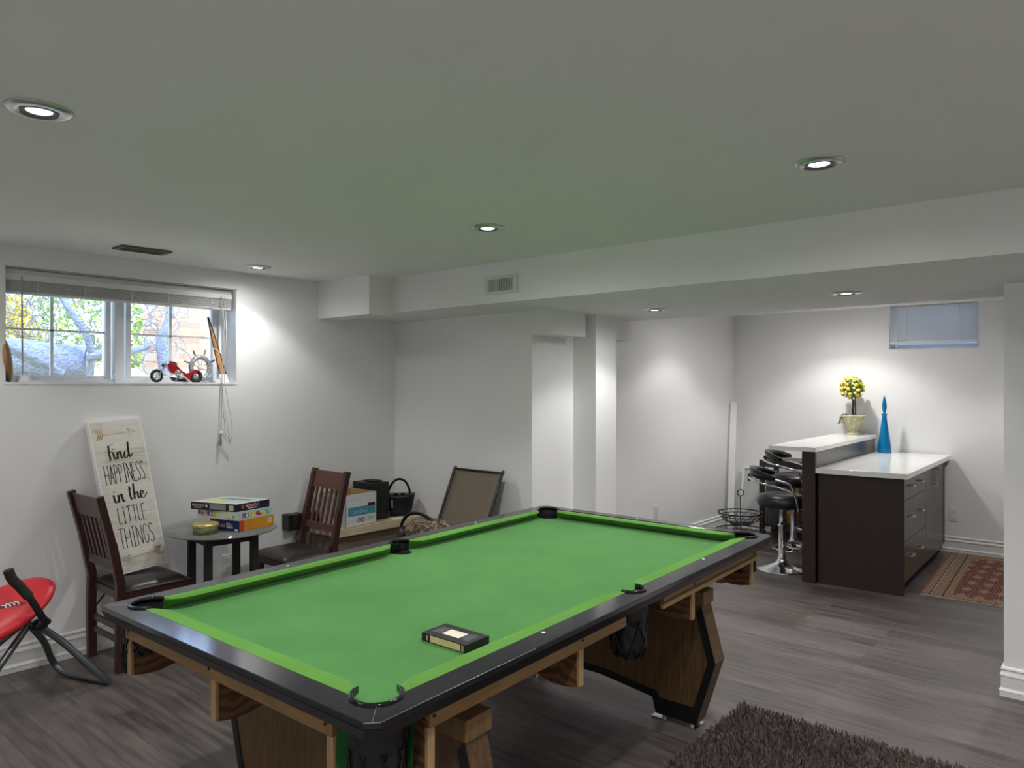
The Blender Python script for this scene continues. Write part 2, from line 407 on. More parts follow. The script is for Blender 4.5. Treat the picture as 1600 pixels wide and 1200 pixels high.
M['brick'] = brick_mat()

def glass_mat():
    m = bpy.data.materials.new('window_glass'); m.use_nodes = True
    nt = m.node_tree; nt.nodes.clear()
    o = nt.nodes.new('ShaderNodeOutputMaterial'); t = nt.nodes.new('ShaderNodeBsdfTransparent')
    g = nt.nodes.new('ShaderNodeBsdfGlossy'); g.inputs['Roughness'].default_value = 0.02
    f = nt.nodes.new('ShaderNodeFresnel'); f.inputs[0].default_value = 1.45
    mx = nt.nodes.new('ShaderNodeMixShader')
    nt.links.new(f.outputs[0], mx.inputs[0]); nt.links.new(t.outputs[0], mx.inputs[1]); nt.links.new(g.outputs[0], mx.inputs[2])
    nt.links.new(mx.outputs[0], o.inputs[0])
    t.inputs[0].default_value = (0.93, 0.96, 1.0, 1)
    return m
M['glass'] = glass_mat()

# ------------------------------------------------------------------ mesh helpers
class MB:
    def __init__(s): s.v = []; s.f = []; s.mi = []; s.sm = []; s.cur = 0
    def add(s, vs, fs, smooth=False, tf=None):
        n = len(s.v)
        for v in vs:
            v = Vector(v)
            if tf is not None: v = tf @ v
            s.v.append(tuple(v))
        for f in fs:
            s.f.append(tuple(i + n for i in f)); s.mi.append(s.cur); s.sm.append(smooth)
        return s
    def box(s, x0, x1, y0, y1, z0, z1, tf=None):
        vs = [(x0, y0, z0), (x1, y0, z0), (x1, y1, z0), (x0, y1, z0), (x0, y0, z1), (x1, y0, z1), (x1, y1, z1), (x0, y1, z1)]
        fs = [(0, 3, 2, 1), (4, 5, 6, 7), (0, 1, 5, 4), (1, 2, 6, 5), (2, 3, 7, 6), (3, 0, 4, 7)]
        return s.add(vs, fs, False, tf)
    def cbox(s, c, d, tf=None):
        return s.box(c[0] - d[0] / 2, c[0] + d[0] / 2, c[1] - d[1] / 2, c[1] + d[1] / 2, c[2] - d[2] / 2, c[2] + d[2] / 2, tf)
    def hexa(s, bot, top):      # 4 bottom, 4 top points
        vs = list(bot) + list(top)
        return s.add(vs, [(0, 3, 2, 1), (4, 5, 6, 7), (0, 1, 5, 4), (1, 2, 6, 5), (2, 3, 7, 6), (3, 0, 4, 7)])
    def bar(s, a, b, w, h, up=(0, 0, 1)):     # rectangular bar from a to b
        a = Vector(a); b = Vector(b); d = (b - a).normalized(); u = Vector(up)
        r = d.cross(u)
        if r.length < 1e-4: r = d.cross(Vector((1, 0, 0)))
        r.normalize(); u = r.cross(d).normalized()
        q = []
        for p in (a, b):
            q.append([p + r * (i * w / 2) + u * (j * h / 2) for i, j in ((-1, -1), (1, -1), (1, 1), (-1, 1))])
        return s.hexa(q[0], q[1])
    def tube(s, pts, r, n=10, cap=True, closed=False, smooth=True):
        pts = [Vector(p) for p in pts]
        rs = r if isinstance(r, (list, tuple)) else [r] * len(pts)
        rings = []; prev = None; m = len(pts)
        for i, p in enumerate(pts):
            if closed: t = (pts[(i + 1) % m] - pts[i - 1])
            elif i == 0: t = pts[1] - p
            elif i == m - 1: t = p - pts[i - 1]
            else: t = (pts[i + 1] - p).normalized() + (p - pts[i - 1]).normalized()
            t.normalize()
            if prev is None:
                u = t.cross(Vector((0, 0, 1)))
                if u.length < 1e-3: u = t.cross(Vector((1, 0, 0)))
            else:
                u = prev - t * prev.dot(t)
                if u.length < 1e-4: u = t.cross(Vector((0, 0, 1)))
            u.normalize(); w = t.cross(u); prev = u
            rings.append([p + (u * cos(2 * pi * k / n) + w * sin(2 * pi * k / n)) * rs[i] for k in range(n)])
        vs = [v for ring in rings for v in ring]; fs = []
        for i in range(m - 1 + (1 if closed else 0)):
            a = i * n; b = ((i + 1) % m) * n
            for k in range(n): fs.append((a + k, a + (k + 1) % n, b + (k + 1) % n, b + k))
        s.add(vs, fs, smooth)
        if cap and not closed:
            s.add(rings[0], [tuple(range(n))[::-1]]); s.add(rings[-1], [tuple(range(n))])
        return s
    def lathe(s, prof, c=(0, 0, 0), n=28, smooth=True, tf=None, sx=1, sy=1):
        vs = []; fs = []
        for r, z in prof:
            for k in range(n):
                a = 2 * pi * k / n
                vs.append((c[0] + r * cos(a) * sx, c[1] + r * sin(a) * sy, c[2] + z))
        m = len(prof)
        for i in range(m - 1):
            for k in range(n):
                fs.append((i * n + k, i * n + (k + 1) % n, (i + 1) * n + (k + 1) % n, (i + 1) * n + k))
        if prof[0][0] > 1e-5: fs.append(tuple(range(n))[::-1])
        if prof[-1][0] > 1e-5: fs.append(tuple((m - 1) * n + k for k in range(n)))
        return s.add(vs, fs, smooth, tf)
    def ball(s, c, r, n=10, sc=(1, 1, 1), tf=None):
        m = max(4, n // 2 + 1); prof = []
        vs = []; fs = []
        for i in range(m + 1):
            a = pi * i / m
            for k in range(n):
                b = 2 * pi * k / n
                vs.append((c[0] + r * sin(a) * cos(b) * sc[0], c[1] + r * sin(a) * sin(b) * sc[1], c[2] + r * cos(a) * sc[2]))
        for i in range(m):
            for k in range(n): fs.append((i * n + k, (i + 1) * n + k, (i + 1) * n + (k + 1) % n, i * n + (k + 1) % n))
        return s.add(vs, fs, True, tf)
    def prism(s, poly, fn, a, b):       # poly of 2-D points, fn(u, v, w) -> 3-D; w from a to b
        n = len(poly)
        vs = [fn(u, v, a) for u, v in poly] + [fn(u, v, b) for u, v in poly]
        fs = [tuple(range(n))[::-1], tuple(range(n, 2 * n))] + [(i, (i + 1) % n, n + (i + 1) % n, n + i) for i in range(n)]
        return s.add(vs, fs)
    def ribbon(s, pts, fn, w, lift=0.0008, wv=None):   # flat stroke; pts 2-D; fn(u,v,w)->3-D
        pts = [Vector((p[0], p[1])) for p in pts]
        L = []; R = []
        for i, p in enumerate(pts):
            if i == 0: t = pts[1] - p
            elif i == len(pts) - 1: t = p - pts[i - 1]
            else: t = pts[i + 1] - pts[i - 1]
            if t.length < 1e-9: t = Vector((1, 0))
            t.normalize(); nn = Vector((-t.y, t.x))
            ww = w
            if wv: ww = wv(t, w)
            L.append(p + nn * ww / 2); R.append(p - nn * ww / 2)
        vs = [fn(q.x, q.y, lift) for q in L] + [fn(q.x, q.y, lift) for q in R]
        n = len(pts)
        s.add(vs, [(i, i + 1, n + i + 1, n + i) for i in range(n - 1)])
        return s
    def mat(s, i): s.cur = i; return s

WL = {}      # world location of thing roots and parts
def finish(o, mb_or_mesh): pass

def link_mesh(name, mb, mats, loc=(0, 0, 0), local=False, bevel=0.0, subsurf=0, seg=2):
    me = bpy.data.meshes.new(name)
    l = Vector(loc)
    vs = mb.v if local else [tuple(Vector(v) - l) for v in mb.v]
    me.from_pydata(vs, [], mb.f)
    if not isinstance(mats, (list, tuple)): mats = [mats]
    for m in mats: me.materials.append(m)
    me.polygons.foreach_set('material_index', mb.mi)
    me.polygons.foreach_set('use_smooth', mb.sm)
    me.update()
    bm = bmesh.new(); bm.from_mesh(me)
    bmesh.ops.recalc_face_normals(bm, faces=bm.faces)
    bm.to_mesh(me); bm.free()
    o = bpy.data.objects.new(name, me)
    COL.objects.link(o)
    if bevel:
        b = o.modifiers.new('bevel', 'BEVEL'); b.width = bevel; b.segments = seg; b.limit_method = 'ANGLE'; b.angle_limit = radians(40)
    if subsurf:
        s_ = o.modifiers.new('sub', 'SUBSURF'); s_.levels = subsurf; s_.render_levels = subsurf
    return o

def tag(o, label, cat, group=None, kind=None):
    o['label'] = label; o['category'] = cat
    if group: o['group'] = group
    if kind: o['kind'] = kind
    return o

def thing(name, label, cat, loc=(0, 0, 0), rz=0.0, group=None):
    o = bpy.data.objects.new(name, None); COL.objects.link(o)
    o.empty_display_size = 0.05
    o.location = loc; o.rotation_euler = (0, 0, rz)
    tag(o, label, cat, group)
    WL[o.name] = Vector(loc)
    return o

def single(name, mb, mats, label, cat, loc, group=None, kind=None, **k):
    o = link_mesh(name, mb, mats, loc, **k)
    o.location = loc
    tag(o, label, cat, group, kind)
    return o

def part(parent, name, mb, mats, label=None, local=False, **k):
    loc = WL.get(parent.name, Vector((0, 0, 0)))
    o = link_mesh(name, mb, mats, loc, local=local, **k)
    o.parent = parent
    WL[o.name] = loc
    if label: o['label'] = label
    return o

def struct(name, mb, mats, parent=None, **k):
    o = link_mesh(name, mb, mats, (0, 0, 0), **k)
    if parent: o.parent = parent
    else: o['kind'] = 'structure'
    WL[o.name] = Vector((0, 0, 0))
    return o

def copy_tree(o, parent=None):
    c = o.copy(); COL.objects.link(c)
    if parent: c.parent = parent
    for ch in list(o.children): copy_tree(ch, c)
    return c

def text_part(parent, txt, mt, origin, xdir, ydir, h, width=None, name='lettering', lift=0.0012):
    """raised lettering as a mesh part; origin = bottom-left corner in world"""
    cu = bpy.data.curves.new('txt', 'FONT'); cu.body = txt; cu.size = 1.0; cu.offset = 0.012; cu.resolution_u = 2
    to = bpy.data.objects.new('txt', cu); COL.objects.link(to)
    dg = bpy.context.evaluated_depsgraph_get()
    me = bpy.data.meshes.new_from_object(to.evaluated_get(dg))
    bpy.data.objects.remove(to)
    xs = [v.co.x for v in me.vertices]; ys = [v.co.y for v in me.vertices]
    x0, x1, y0, y1 = min(xs), max(xs), min(ys), max(ys)
    sy = h / (y1 - y0); sx = (width / (x1 - x0)) if width else sy
    xd = Vector(xdir).normalized(); yd = Vector(ydir).normalized(); nd = xd.cross(yd).normalized()
    loc = WL.get(parent.name, Vector((0, 0, 0)))
    O = Vector(origin)
    for v in me.vertices:
        v.co = O + xd * (v.co.x - x0) * sx + yd * (v.co.y - y0) * sy + nd * lift - loc
    me.materials.clear(); me.materials.append(mt)
    o = bpy.data.objects.new(name, me); COL.objects.link(o); o.parent = parent
    WL[o.name] = loc
    return o

def arc(c, r, a0, a1, n, plane='xy', z=0):
    out = []
    for i in range(n + 1):
        a = radians(a0 + (a1 - a0) * i / n)
        out.append((c[0] + r * cos(a), c[1] + r * sin(a)))
    return out

def bez(p0, p1, p2, p3, n=10):
    P_ = [Vector(p) for p in (p0, p1, p2, p3)]
    return [P_[0] * (1 - t) ** 3 + P_[1] * 3 * t * (1 - t) ** 2 + P_[2] * 3 * t * t * (1 - t) + P_[3] * t ** 3 for t in [i / n for i in range(n + 1)]]

def smooth_path(pts, k=5):     # Catmull-Rom
    P_ = [Vector(p) for p in pts]; out = []
    for i in range(len(P_) - 1):
        a = P_[max(i - 1, 0)]; b = P_[i]; c = P_[i + 1]; d = P_[min(i + 2, len(P_) - 1)]
        for j in range(k):
            t = j / k
            out.append(0.5 * ((2 * b) + (c - a) * t + (2 * a - 5 * b + 4 * c - d) * t * t + (3 * b - a - 3 * c + d) * t ** 3))
    out.append(P_[-1]); return out

# ------------------------------------------------------------------ room shell
H = 2.3; B = 2.051
X0, Y0 = -2.2, -2.4           # unseen walls behind the camera
YW = 4.63                      # window wall
XB = 3.935                     # short wall right of the corner
XF = 7.82                      # wall behind the bar
YF = 3.46                      # wall between column and bar corner
struct('floor', MB().box(X0 - .3, XF + .5, Y0 - .3, YW + .0, -0.12, 0), M['floor'])
struct('ceiling', MB().box(X0 - .3, XF + .5, Y0 - .3, YW + .35, H, H + 0.25), M['ceiling'])
# window wall with opening
wx0, wx1, wz0, wz1 = 1.233, 2.56, 1.558, 2.182
w = MB()
w.box(X0 - .3, wx0, YW, YW + .35, -0.12, H); w.box(wx1, XF + .5, YW, YW + .35, -0.12, H)
w.box(wx0, wx1, YW, YW + .35, -0.12, wz0); w.box(wx0, wx1, YW, YW + .35, wz1, H)
struct('wall_left', w, M['wall'])
# block of wall right of the corner, return and column
struct('wall_back', MB().box(XB, 4.418, 3.196, YW, 0, H).box(4.418, 4.69, YF, YW, 0, H), M['wall'])
struct('wall_column', MB().box(4.418, 4.689, 2.997, YF, 0, B), M['wall'])
struct('wall_far', MB().box(4.69, XF, YF, YF + .3, 0, H), M['wall'])
# bar wall with small window
bw = MB(); by0, by1, bz0 = 1.142, 1.896, 1.885
bw.box(XF, XF + .3, Y0, by0, 0, H); bw.box(XF, XF + .3, by1, YF + .3, 0, H); bw.box(XF, XF + .3, by0, by1, 0, bz0)
struct('wall_right', bw, M['wall'])
struct('wall_near', MB().box(4.385, 4.56, Y0, 0.535, 0, B), M['wall'])
struct('wall_front', MB().box(X0 - .3, XF + .5, Y0 - .3, Y0, 0, H), M['wall'])
struct('wall_rear', MB().box(X0 - .3, X0, Y0, YW, 0, H), M['wall'])
# bulkheads under the ceiling
struct('trim_1', MB().box(3.404, 5.07, Y0, YW, B, H), M['wall'])
struct('trim_2', MB().box(3.205, 3.404, 4.04, YW, 2.03, H), M['wall'])
struct('trim_3', MB().box(XB, 4.338, 3.03, 3.196, 1.885, B), M['wall'])
struct('trim_4', MB().box(4.689, 5.055, 3.10, YF, 1.89, B), M['wall'])

# baseboards: profile swept along straight runs (inward normal n)
PROF = [(0, 0), (0.017, 0), (0.017, 0.026), (0.020, 0.030), (0.014, 0.040), (0.012, 0.044), (0.012, 0.098), (0.017, 0.103), (0.015, 0.112),
        (0.010, 0.118), (0.007, 0.126), (0.013, 0.134), (0.011, 0.142), (0.003, 0.146), (0, 0.146)]
def baseboard(name, a, b, n, ea=0.0, eb=0.0):
    a = Vector((*a, 0)); b = Vector((*b, 0)); n = Vector((*n, 0)); d = (b - a).normalized()
    mb = MB()
    vs = []
    for (p, z) in PROF: vs.append(a - d * ea * p + n * p + Vector((0, 0, z)))
    for (p, z) in PROF: vs.append(b + d * eb * p + n * p + Vector((0, 0, z)))
    k = len(PROF)
    fs = [(i, i + 1, k + i + 1, k + i) for i in range(k - 1)] + [tuple(range(k)), tuple(range(k, 2 * k))[::-1]]
    mb.add(vs, fs)
    return struct(name, mb, M['trim'])
baseboard('baseboard_left', (X0, YW), (XB, YW), (0, -1), 0, -1)
baseboard('baseboard_back', (XB, YW), (XB, 3.196), (-1, 0), -1, 1)
baseboard('baseboard_return', (XB, 3.196), (4.418, 3.196), (0, -1), 1, -1)
baseboard('baseboard_column', (4.418, 2.997), (4.689, 2.997), (0, -1), 1, 1)
baseboard('baseboard_far', (4.689, YF), (XF, YF), (0, -1), 0, -1)
baseboard('baseboard_right', (XF, YF), (XF, Y0), (-1, 0), -1, 0)
baseboard('baseboard_near', (4.385, 0.535), (4.385, Y0), (-1, 0), 1, 0)
baseboard('baseboard_end', (4.56, 0.535), (4.385, 0.535), (0, 1), 0, 1)

# ------------------------------------------------------------------ window_1 (garden window)
win = MB()
yf0, yf1 = 4.83, 4.90
def ring(mb, x0, x1, z0, z1, t, y0, y1, tb=None):
    tb = tb if tb else t
    mb.box(x0, x0 + t, y0, y1, z0, z1); mb.box(x1 - t, x1, y0, y1, z0, z1)
    mb.box(x0 + t, x1 - t, y0, y1, z0, z0 + tb); mb.box(x0 + t, x1 - t, y0, y1, z1 - tb, z1)
ring(win, wx0 - .02, wx1 + .0, wz0, wz1, 0.022, yf0 - .0, yf1 + .05)
win.box(1.862, 1.915, yf0 - .012, yf1 + .03, wz0, wz1)
w1 = struct('window_1', win, M['vinyl'], bevel=0.002)
def sash(x0, x1, mx):
    s_ = MB(); ring(s_, x0, x1, wz0 + .012, wz1 - .02, 0.03, yf0 + .008, yf1)
    o = struct('sash', s_, M['vinyl'], parent=w1, bevel=0.003)
    g = MB().box(mx - .008, mx + .008, yf0 + .03, yf0 + .045, wz0 + .04, wz1 - .05)
    g.box(x0 + .03, x1 - .03, yf0 + .03, yf0 + .045, 1.858, 1.870)
    struct('muntin', g, M['vinyl'], parent=o)
    struct('pane', MB().box(x0 + .028, x1 - .028, yf0 + .034, yf0 + .040, wz0 + .038, wz1 - .048), M['glass'], parent=o)
sash(1.22, 1.845, 1.528)
sash(1.935, 2.528, 2.222)
lk = MB().box(1.852, 1.866, yf0 - .03, yf0 - .01, 1.62, 1.72).box(1.848, 1.87, yf0 - .022, yf0 - .002, 1.60, 1.64)
struct('latch', lk, M['vinyl'], parent=w1, bevel=0.003)
sl = MB().box(wx0, wx1, YW - .004, yf0, wz0 - .012, wz0 + .0015)
struct('sill', sl, M['vinyl'], parent=w1, bevel=0.002)
jm = MB().box(wx1 - .004, wx1 + .001, YW + .002, yf0, wz0, wz1).box(wx0 - .001, wx0 + .003, YW + .002, yf0, wz0, wz1)
struct('jamb_liner', jm, M['vinyl'], parent=w1)
edge = MB().box(wx0 - .003, wx1 + .003, YW - .0015, YW + .004, wz1 - .001, wz1 + .003)  # thin dark grey strip along the top front edge of the recess
struct('recess_edge_line', edge, M['grey_ink'], parent=w1)

# window blind drawn up
yb = 4.70
bl = thing('window_blind', 'white slatted blind raised to the top of the garden window', 'blind', (1.9, yb, 2.04))
part(bl, 'headrail', MB().box(wx0 + .006, wx1 - .01, yb - .02, yb + .035, 2.135, 2.178), M['blind'], bevel=0.002)
st_ = MB()
for i in range(13):
    z = 2.062 + i * 0.0054; j = 0.002 * ((i * 7) % 3 - 1)
    st_.box(wx0 + .01, wx1 - .014, yb - .026 + j, yb + .026 + j, z, z + .0032)
part(bl, 'slat_stack', st_, M['blind'], label='bunched thin slats')
part(bl, 'bottom_rail', MB().box(wx0 + .01, wx1 - .014, yb - .026, yb + .026, 2.044, 2.060), M['blind'], bevel=0.004)
part(bl, 'valance_slat', MB().hexa([(wx0 + .008, yb - .034, 2.118), (wx1 - .012, yb - .034, 2.118), (wx1 - .012, yb - .030, 2.118), (wx0 + .008, yb - .030, 2.118)],
     [(wx0 + .008, yb - .026, 2.150), (wx1 - .012, yb - .026, 2.150), (wx1 - .012, yb - .022, 2.150), (wx0 + .008, yb - .022, 2.150)]), M['white_plastic'])
part(bl, 'tilt_wand', MB().tube([(1.318, yb - .04, 2.14), (1.322, yb - .042, 1.60)], 0.0045, 6), M['cord'])
for x in (1.40, 1.64, 1.90, 2.12, 2.40):
    ldr = MB()
    ldr.tube([(x, yb - .029, 2.135), (x, yb - .029, 2.045)], 0.0022, 5)
    ldr.tube(smooth_path([(x, yb - .029, 2.10), (x + .012, yb - .032, 2.085), (x - .004, yb - .031, 2.07), (x + .008, yb - .03, 2.055)]), 0.0014, 4)
    part(bl, 'ladder_cord', ldr, M['white_plastic'])
pc = MB()
pc.tube(smooth_path([(2.462, yb - .04, 2.13), (2.47, 4.64, 1.90), (2.447, 4.615, 1.60), (2.440, 4.605, 1.40), (2.434, 4.603, 1.23)]), 0.0018, 5)
pc.tube(smooth_path([(2.470, yb - .04, 2.13), (2.478, 4.64, 1.90), (2.452, 4.612, 1.60), (2.447, 4.603, 1.40), (2.458, 4.603, 1.30), (2.461, 4.603, 1.22)]), 0.0018, 5)
pc.tube(smooth_path([(2.49, yb - .04, 2.13), (2.49, 4.64, 1.90), (2.462, 4.612, 1.60), (2.476, 4.603, 1.46), (2.505, 4.603, 1.31), (2.512, 4.603, 1.22), (2.497, 4.603, 1.165), (2.470, 4.603, 1.185), (2.448, 4.603, 1.215)]), 0.0018, 5)
pc.tube(smooth_path([(2.452, 4.604, 1.222), (2.478, 4.603, 1.205), (2.492, 4.602, 1.175), (2.500, 4.602, 1.152)]), 0.0018, 5)
part(bl, 'pull_cord', pc, M['cord'])
part(bl, 'tassel', MB().lathe([(0.002, 0.03), (0.006, 0.02), (0.009, -0.02), (0.007, -0.045), (0.0, -0.052)], (2.430, 4.602, 1.195), 10), M['grey_ink'])
part(bl, 'cord_knot', MB().ball((2.436, 4.602, 1.228), 0.013, 8), M['white_plastic'])

# ------------------------------------------------------------------ window_2 with closed blind
w2 = MB()
w2.box(XF + .10, XF + .16, by0, by0 + .03, bz0, H); w2.box(XF + .10, XF + .16, by1 - .03, by1, bz0, H); w2.box(XF + .10, XF + .16, by0 + .03, by1 - .03, bz0, bz0 + .04)
w2o = struct('window_2', w2, M['vinyl'])
struct('sill', MB().box(XF - .004, XF + .10, by0, by1, bz0 - .01, bz0 + .002), M['vinyl'], parent=w2o)
struct('jamb_liner', MB().box(XF - .002, XF + .10, by0 - .001, by0 + .005, bz0, H).box(XF - .002, XF + .10, by1 - .008, by1 + .001, bz0, H), M['trim'], parent=w2o)
struct('pane', MB().box(XF + .125, XF + .130, by0 + .03, by1 - .03, bz0 + .04, H), M['glass'], parent=w2o)
struct('added_sky_block', MB().box(XF + .60, XF + .64, .85, 2.2, 1.6, 2.14).box(XF + .3, XF + .64, .85, .89, 1.6, 2.14).box(XF + .3, XF + .64, 2.16, 2.2, 1.6, 2.14).box(XF + .3, XF + .64, .85, 2.2, 1.6, 1.72), M['screen_panel'], parent=w2o)  # unseen box added outside to cut the sky light on the blind
b2 = thing('window_blind', 'white slatted blind let down over the small window above the bar', 'blind', (XF + .03, 1.52, 1.93))
sm = MB()
for i in range(18):
    z = 1.955 + i * 0.0205
    sm.hexa([(XF + .012, by0 + .012, z), (XF + .012, by1 - .012, z), (XF + .0145, by1 - .012, z), (XF + .0145, by0 + .012, z)],
            [(XF + .030, by0 + .012, z + .0222), (XF + .030, by1 - .012, z + .0222), (XF + .0325, by1 - .012, z + .0222), (XF + .0325, by0 + .012, z + .0222)])
part(b2, 'slats', sm, M['slat_lit'])
part(b2, 'bottom_rail', MB().box(XF + .010, XF + .034, by0 + .012, by1 - .012, 1.934, 1.952), M['white_plastic'], bevel=0.003)
for y in (1.30, 1.74): part(b2, 'ladder_cord', MB().tube([(XF + .014, y, H - .01), (XF + .014, y, 1.94)], 0.0025, 5), M['white_plastic'])
part(b2, 'tilt_wand', MB().tube([(XF + .002, 1.825, H - .01), (XF + .0, 1.825, 1.90)], 0.005, 6), M['white_plastic'])

# ------------------------------------------------------------------ recessed lamps
lamp_labels = ['recessed ceiling lamp at the far left, above and before the garden window',
               'recessed ceiling lamp highest on the right, in front of the long bulkhead',
               'recessed ceiling lamp in the middle, over the pool table, left of the bulkhead grille',
               'small recessed ceiling lamp between the brown ceiling vent and the bulkhead box',
               'recessed lamp under the dropped ceiling, right of the column',
               'recessed lamp under the dropped ceiling, nearest the small bar window']
def lamp(i, x, y, z, lab, lens):
    t = thing('ceiling_lamp', lab, 'ceiling lamp', (x, y, z - .02), group='recessed ceiling lamps')
    rg = MB().lathe([(0.046, -0.004), (0.056, -0.011), (0.072, -0.009), (0.082, -0.003), (0.083, 0.0)], (x, y, z), 36)
    part(t, 'trim_ring', rg, M['satin_ring'])
    part(t, 'gimbal', MB().lathe([(0.036, -0.005), (0.0455, -0.012), (0.047, -0.004), (0.046, 0.0)], (x, y, z), 36), M['grey_ink'])
    part(t, 'lens', MB().lathe([(0.0, -0.0075), (0.030, -0.0065), (0.038, -0.002), (0.038, 0.0)], (x, y, z), 28), lens)
for i, (x, y, z, k) in enumerate(LAMPS[:6]):
    lamp(i, x, y, z, lamp_labels[i], M['lamp_dim'] if i == 0 else M['lamp_on'])

# brown ceiling vent
cv = thing('ceiling_vent', 'narrow brown metal vent in the ceiling above the garden window', 'vent', (1.78, 4.23, 2.29))
part(cv, 'back_plate', MB().box(1.665, 1.895, 4.185, 4.285, 2.292, 2.2995), M['vent_dark'])
fr = MB(); fr.box(1.645, 1.668, 4.17, 4.30, 2.288, 2.2995); fr.box(1.892, 1.915, 4.17, 4.30, 2.288, 2.2995)
fr.box(1.668, 1.892, 4.17, 4.184, 2.288, 2.2995); fr.box(1.668, 1.892, 4.286, 4.30, 2.288, 2.2995)
part(cv, 'frame', fr, M['vent_brown'])
for k in range(11):
    xx = 1.68 + k * 0.0205
    part(cv, 'slat', MB().box(xx, xx + .006, 4.186, 4.284, 2.287, 2.297), M['vent_brown'])

# white bulkhead grille
gx = 3.404; gy0, gy1, gz0, gz1 = 2.872, 3.146, 2.103, 2.216
gv = thing('air_grille', 'white air grille with curved vertical slots on the bulkhead', 'vent', (gx, 3.01, gz0))
pl = MB()
pl.box(gx - .008, gx - .0005, gy0, gy0 + .035, gz0, gz1); pl.box(gx - .008, gx - .0005, gy1 - .035, gy1, gz0, gz1)
pl.box(gx - .008, gx - .0005, gy0 + .035, gy1 - .035, gz0, gz0 + .02); pl.box(gx - .008, gx - .0005, gy0 + .035, gy1 - .035, gz1 - .02, gz1)
part(gv, 'frame', pl, M['vent_white'], bevel=0.002)
part(gv, 'back_plate', MB().box(gx - .003, gx - .0006, gy0 + .03, gy1 - .03, gz0 + .015, gz1 - .015), M['vent_dark'])
ys0, ys1 = gy0 + .037, gy1 - .037; n_ = 15
for k in range(n_):
    yc = ys0 + (ys1 - ys0) * (k + .5) / n_
    bow = 0.003 * (-1 if k < n_ / 2 - .5 else (1 if k > n_ / 2 else 0))
    pts = [(gx - .006, yc + bow * (1 - (2 * j / 6 - 1) ** 2), gz0 + .02 + (gz1 - gz0 - .04) * j / 6) for j in range(7)]
    part(gv, 'slat', MB().tube(pts, 0.0042, 5), M['vent_white'])

# ------------------------------------------------------------------ pool table
TL, TW = 2.65, 1.42
CA, CB, CC, CD = (1.003, 2.726), (1.041, 1.304), (3.682, 1.423), (3.650, 2.872)
def P(s, t, z=0.0):
    a = s / TL; b = t / TW
    return Vector((CB[0] * (1 - a) * (1 - b) + CC[0] * a * (1 - b) + CA[0] * (1 - a) * b + CD[0] * a * b,
                   CB[1] * (1 - a) * (1 - b) + CC[1] * a * (1 - b) + CA[1] * (1 - a) * b + CD[1] * a * b, z))
c0 = P(TL / 2, TW / 2, 0)
pool = thing('pool_table', 'green felt pool table with black rails and exposed plywood apron, standing on panel legs', 'pool table', tuple(c0))
WL[pool.name] = c0

def fill_plate(outer, holes, z0, z1):
    """plate with holes in table coordinates, thickness z0..z1"""
    bm = bmesh.new(); es = []
    for loop in [outer] + holes:
        vs = [bm.verts.new(P(s, t, z1)) for s, t in loop]
        for i in range(len(vs)): es.append(bm.edges.new((vs[i], vs[(i + 1) % len(vs)])))
    bmesh.ops.triangle_fill(bm, use_beauty=True, edges=es)
    bm.verts.ensure_lookup_table(); bm.verts.index_update()
    top = [tuple(v.co) for v in bm.verts]; tf = [tuple(v.index for v in f.verts) for f in bm.faces]
    bm.free()
    mb = MB(); n = len(top)
    vs = top + [(x, y, z0) for x, y, z in top]
    fs = tf + [tuple(i + n for i in f[::-1]) for f in tf]
    k = 0
    for loop in [outer] + holes:
        m = len(loop)
        for i in range(m): fs.append((k + i, k + (i + 1) % m, n + k + (i + 1) % m, n + k + i))
        k += m
    mb.add(vs, fs)
    return mb

ZR = 0.79; ZF = 0.745; BW = 0.078
def carc(cx, cy, r, a0, a1, n=14):
    return [(cx + r * cos(radians(a0 + (a1 - a0) * i / n)), cy + r * sin(radians(a0 + (a1 - a0) * i / n))) for i in range(n + 1)]
PK = [(0.118, 0.118), (2.540, 0.112), (2.535, 1.302), (0.118, 1.305)]
RP = 0.064; MP = [(1.335, 0.086), (1.335, 1.335)]; RM = 0.052
te = TW - 0.072; se = TL - 0.092
inner = []
a_ = math.degrees(math.asin((0.118 - BW) / RP))
inner += carc(*PK[0], RP, 90 + a_, 360 - a_)                      # corner B, goes left-bottom side
inner += carc(*MP[0], RM, 180 + 8, 352)
inner += carc(*PK[1], RP, 180 + a_, 450 - a_)
inner += carc(*PK[2], RP, 270 + a_, 540 - a_)
inner += carc(*MP[1], RM, 12, 168)
inner += carc(*PK[3], RP, a_, 270 - a_)
ch = 0.028
outer = [(ch, 0), (TL - ch * 1.6, 0), (TL - ch * .5, ch * .4), (TL, ch * 1.5), (TL, TW - ch * 1.3), (TL - ch * 1.3, TW), (ch * .5, TW), (0, TW - ch * .5), (0, ch)]
rf = fill_plate(outer, [inner], ZR - 0.018, ZR)
rail = part(pool, 'rail_frame', rf, M['black_lam'], label='glossy black laminate rail top', bevel=0.0025)
# rail edge: slopes inwards under the top
def offs(pts, d):
    out = []
    for s, t in pts:
        out.append((s + (d if s < TL / 2 else -d), t + (d if t < TW / 2 else -d)))
    return out
e = MB(); o2 = outer; n_o = len(o2); i2 = offs(o2, 0.012); i3 = offs(o2, 0.05)
ringz = [(o2, ZR - .0175), (i2, ZR - .047), (i3, ZR - .047), (i3, ZR - .0175)]
vs = [P(s, t, z) for pts, z in ringz for s, t in pts]
fs = []
for r_ in range(4):
    for k in range(n_o):
        a1 = r_ * n_o + k; b1 = r_ * n_o + (k + 1) % n_o; c1 = ((r_ + 1) % 4) * n_o + (k + 1) % n_o; d1 = ((r_ + 1) % 4) * n_o + k
        fs.append((a1, b1, c1, d1))
e.add(vs, fs); part(pool, 'rail_edge', e, M['black_edge'])
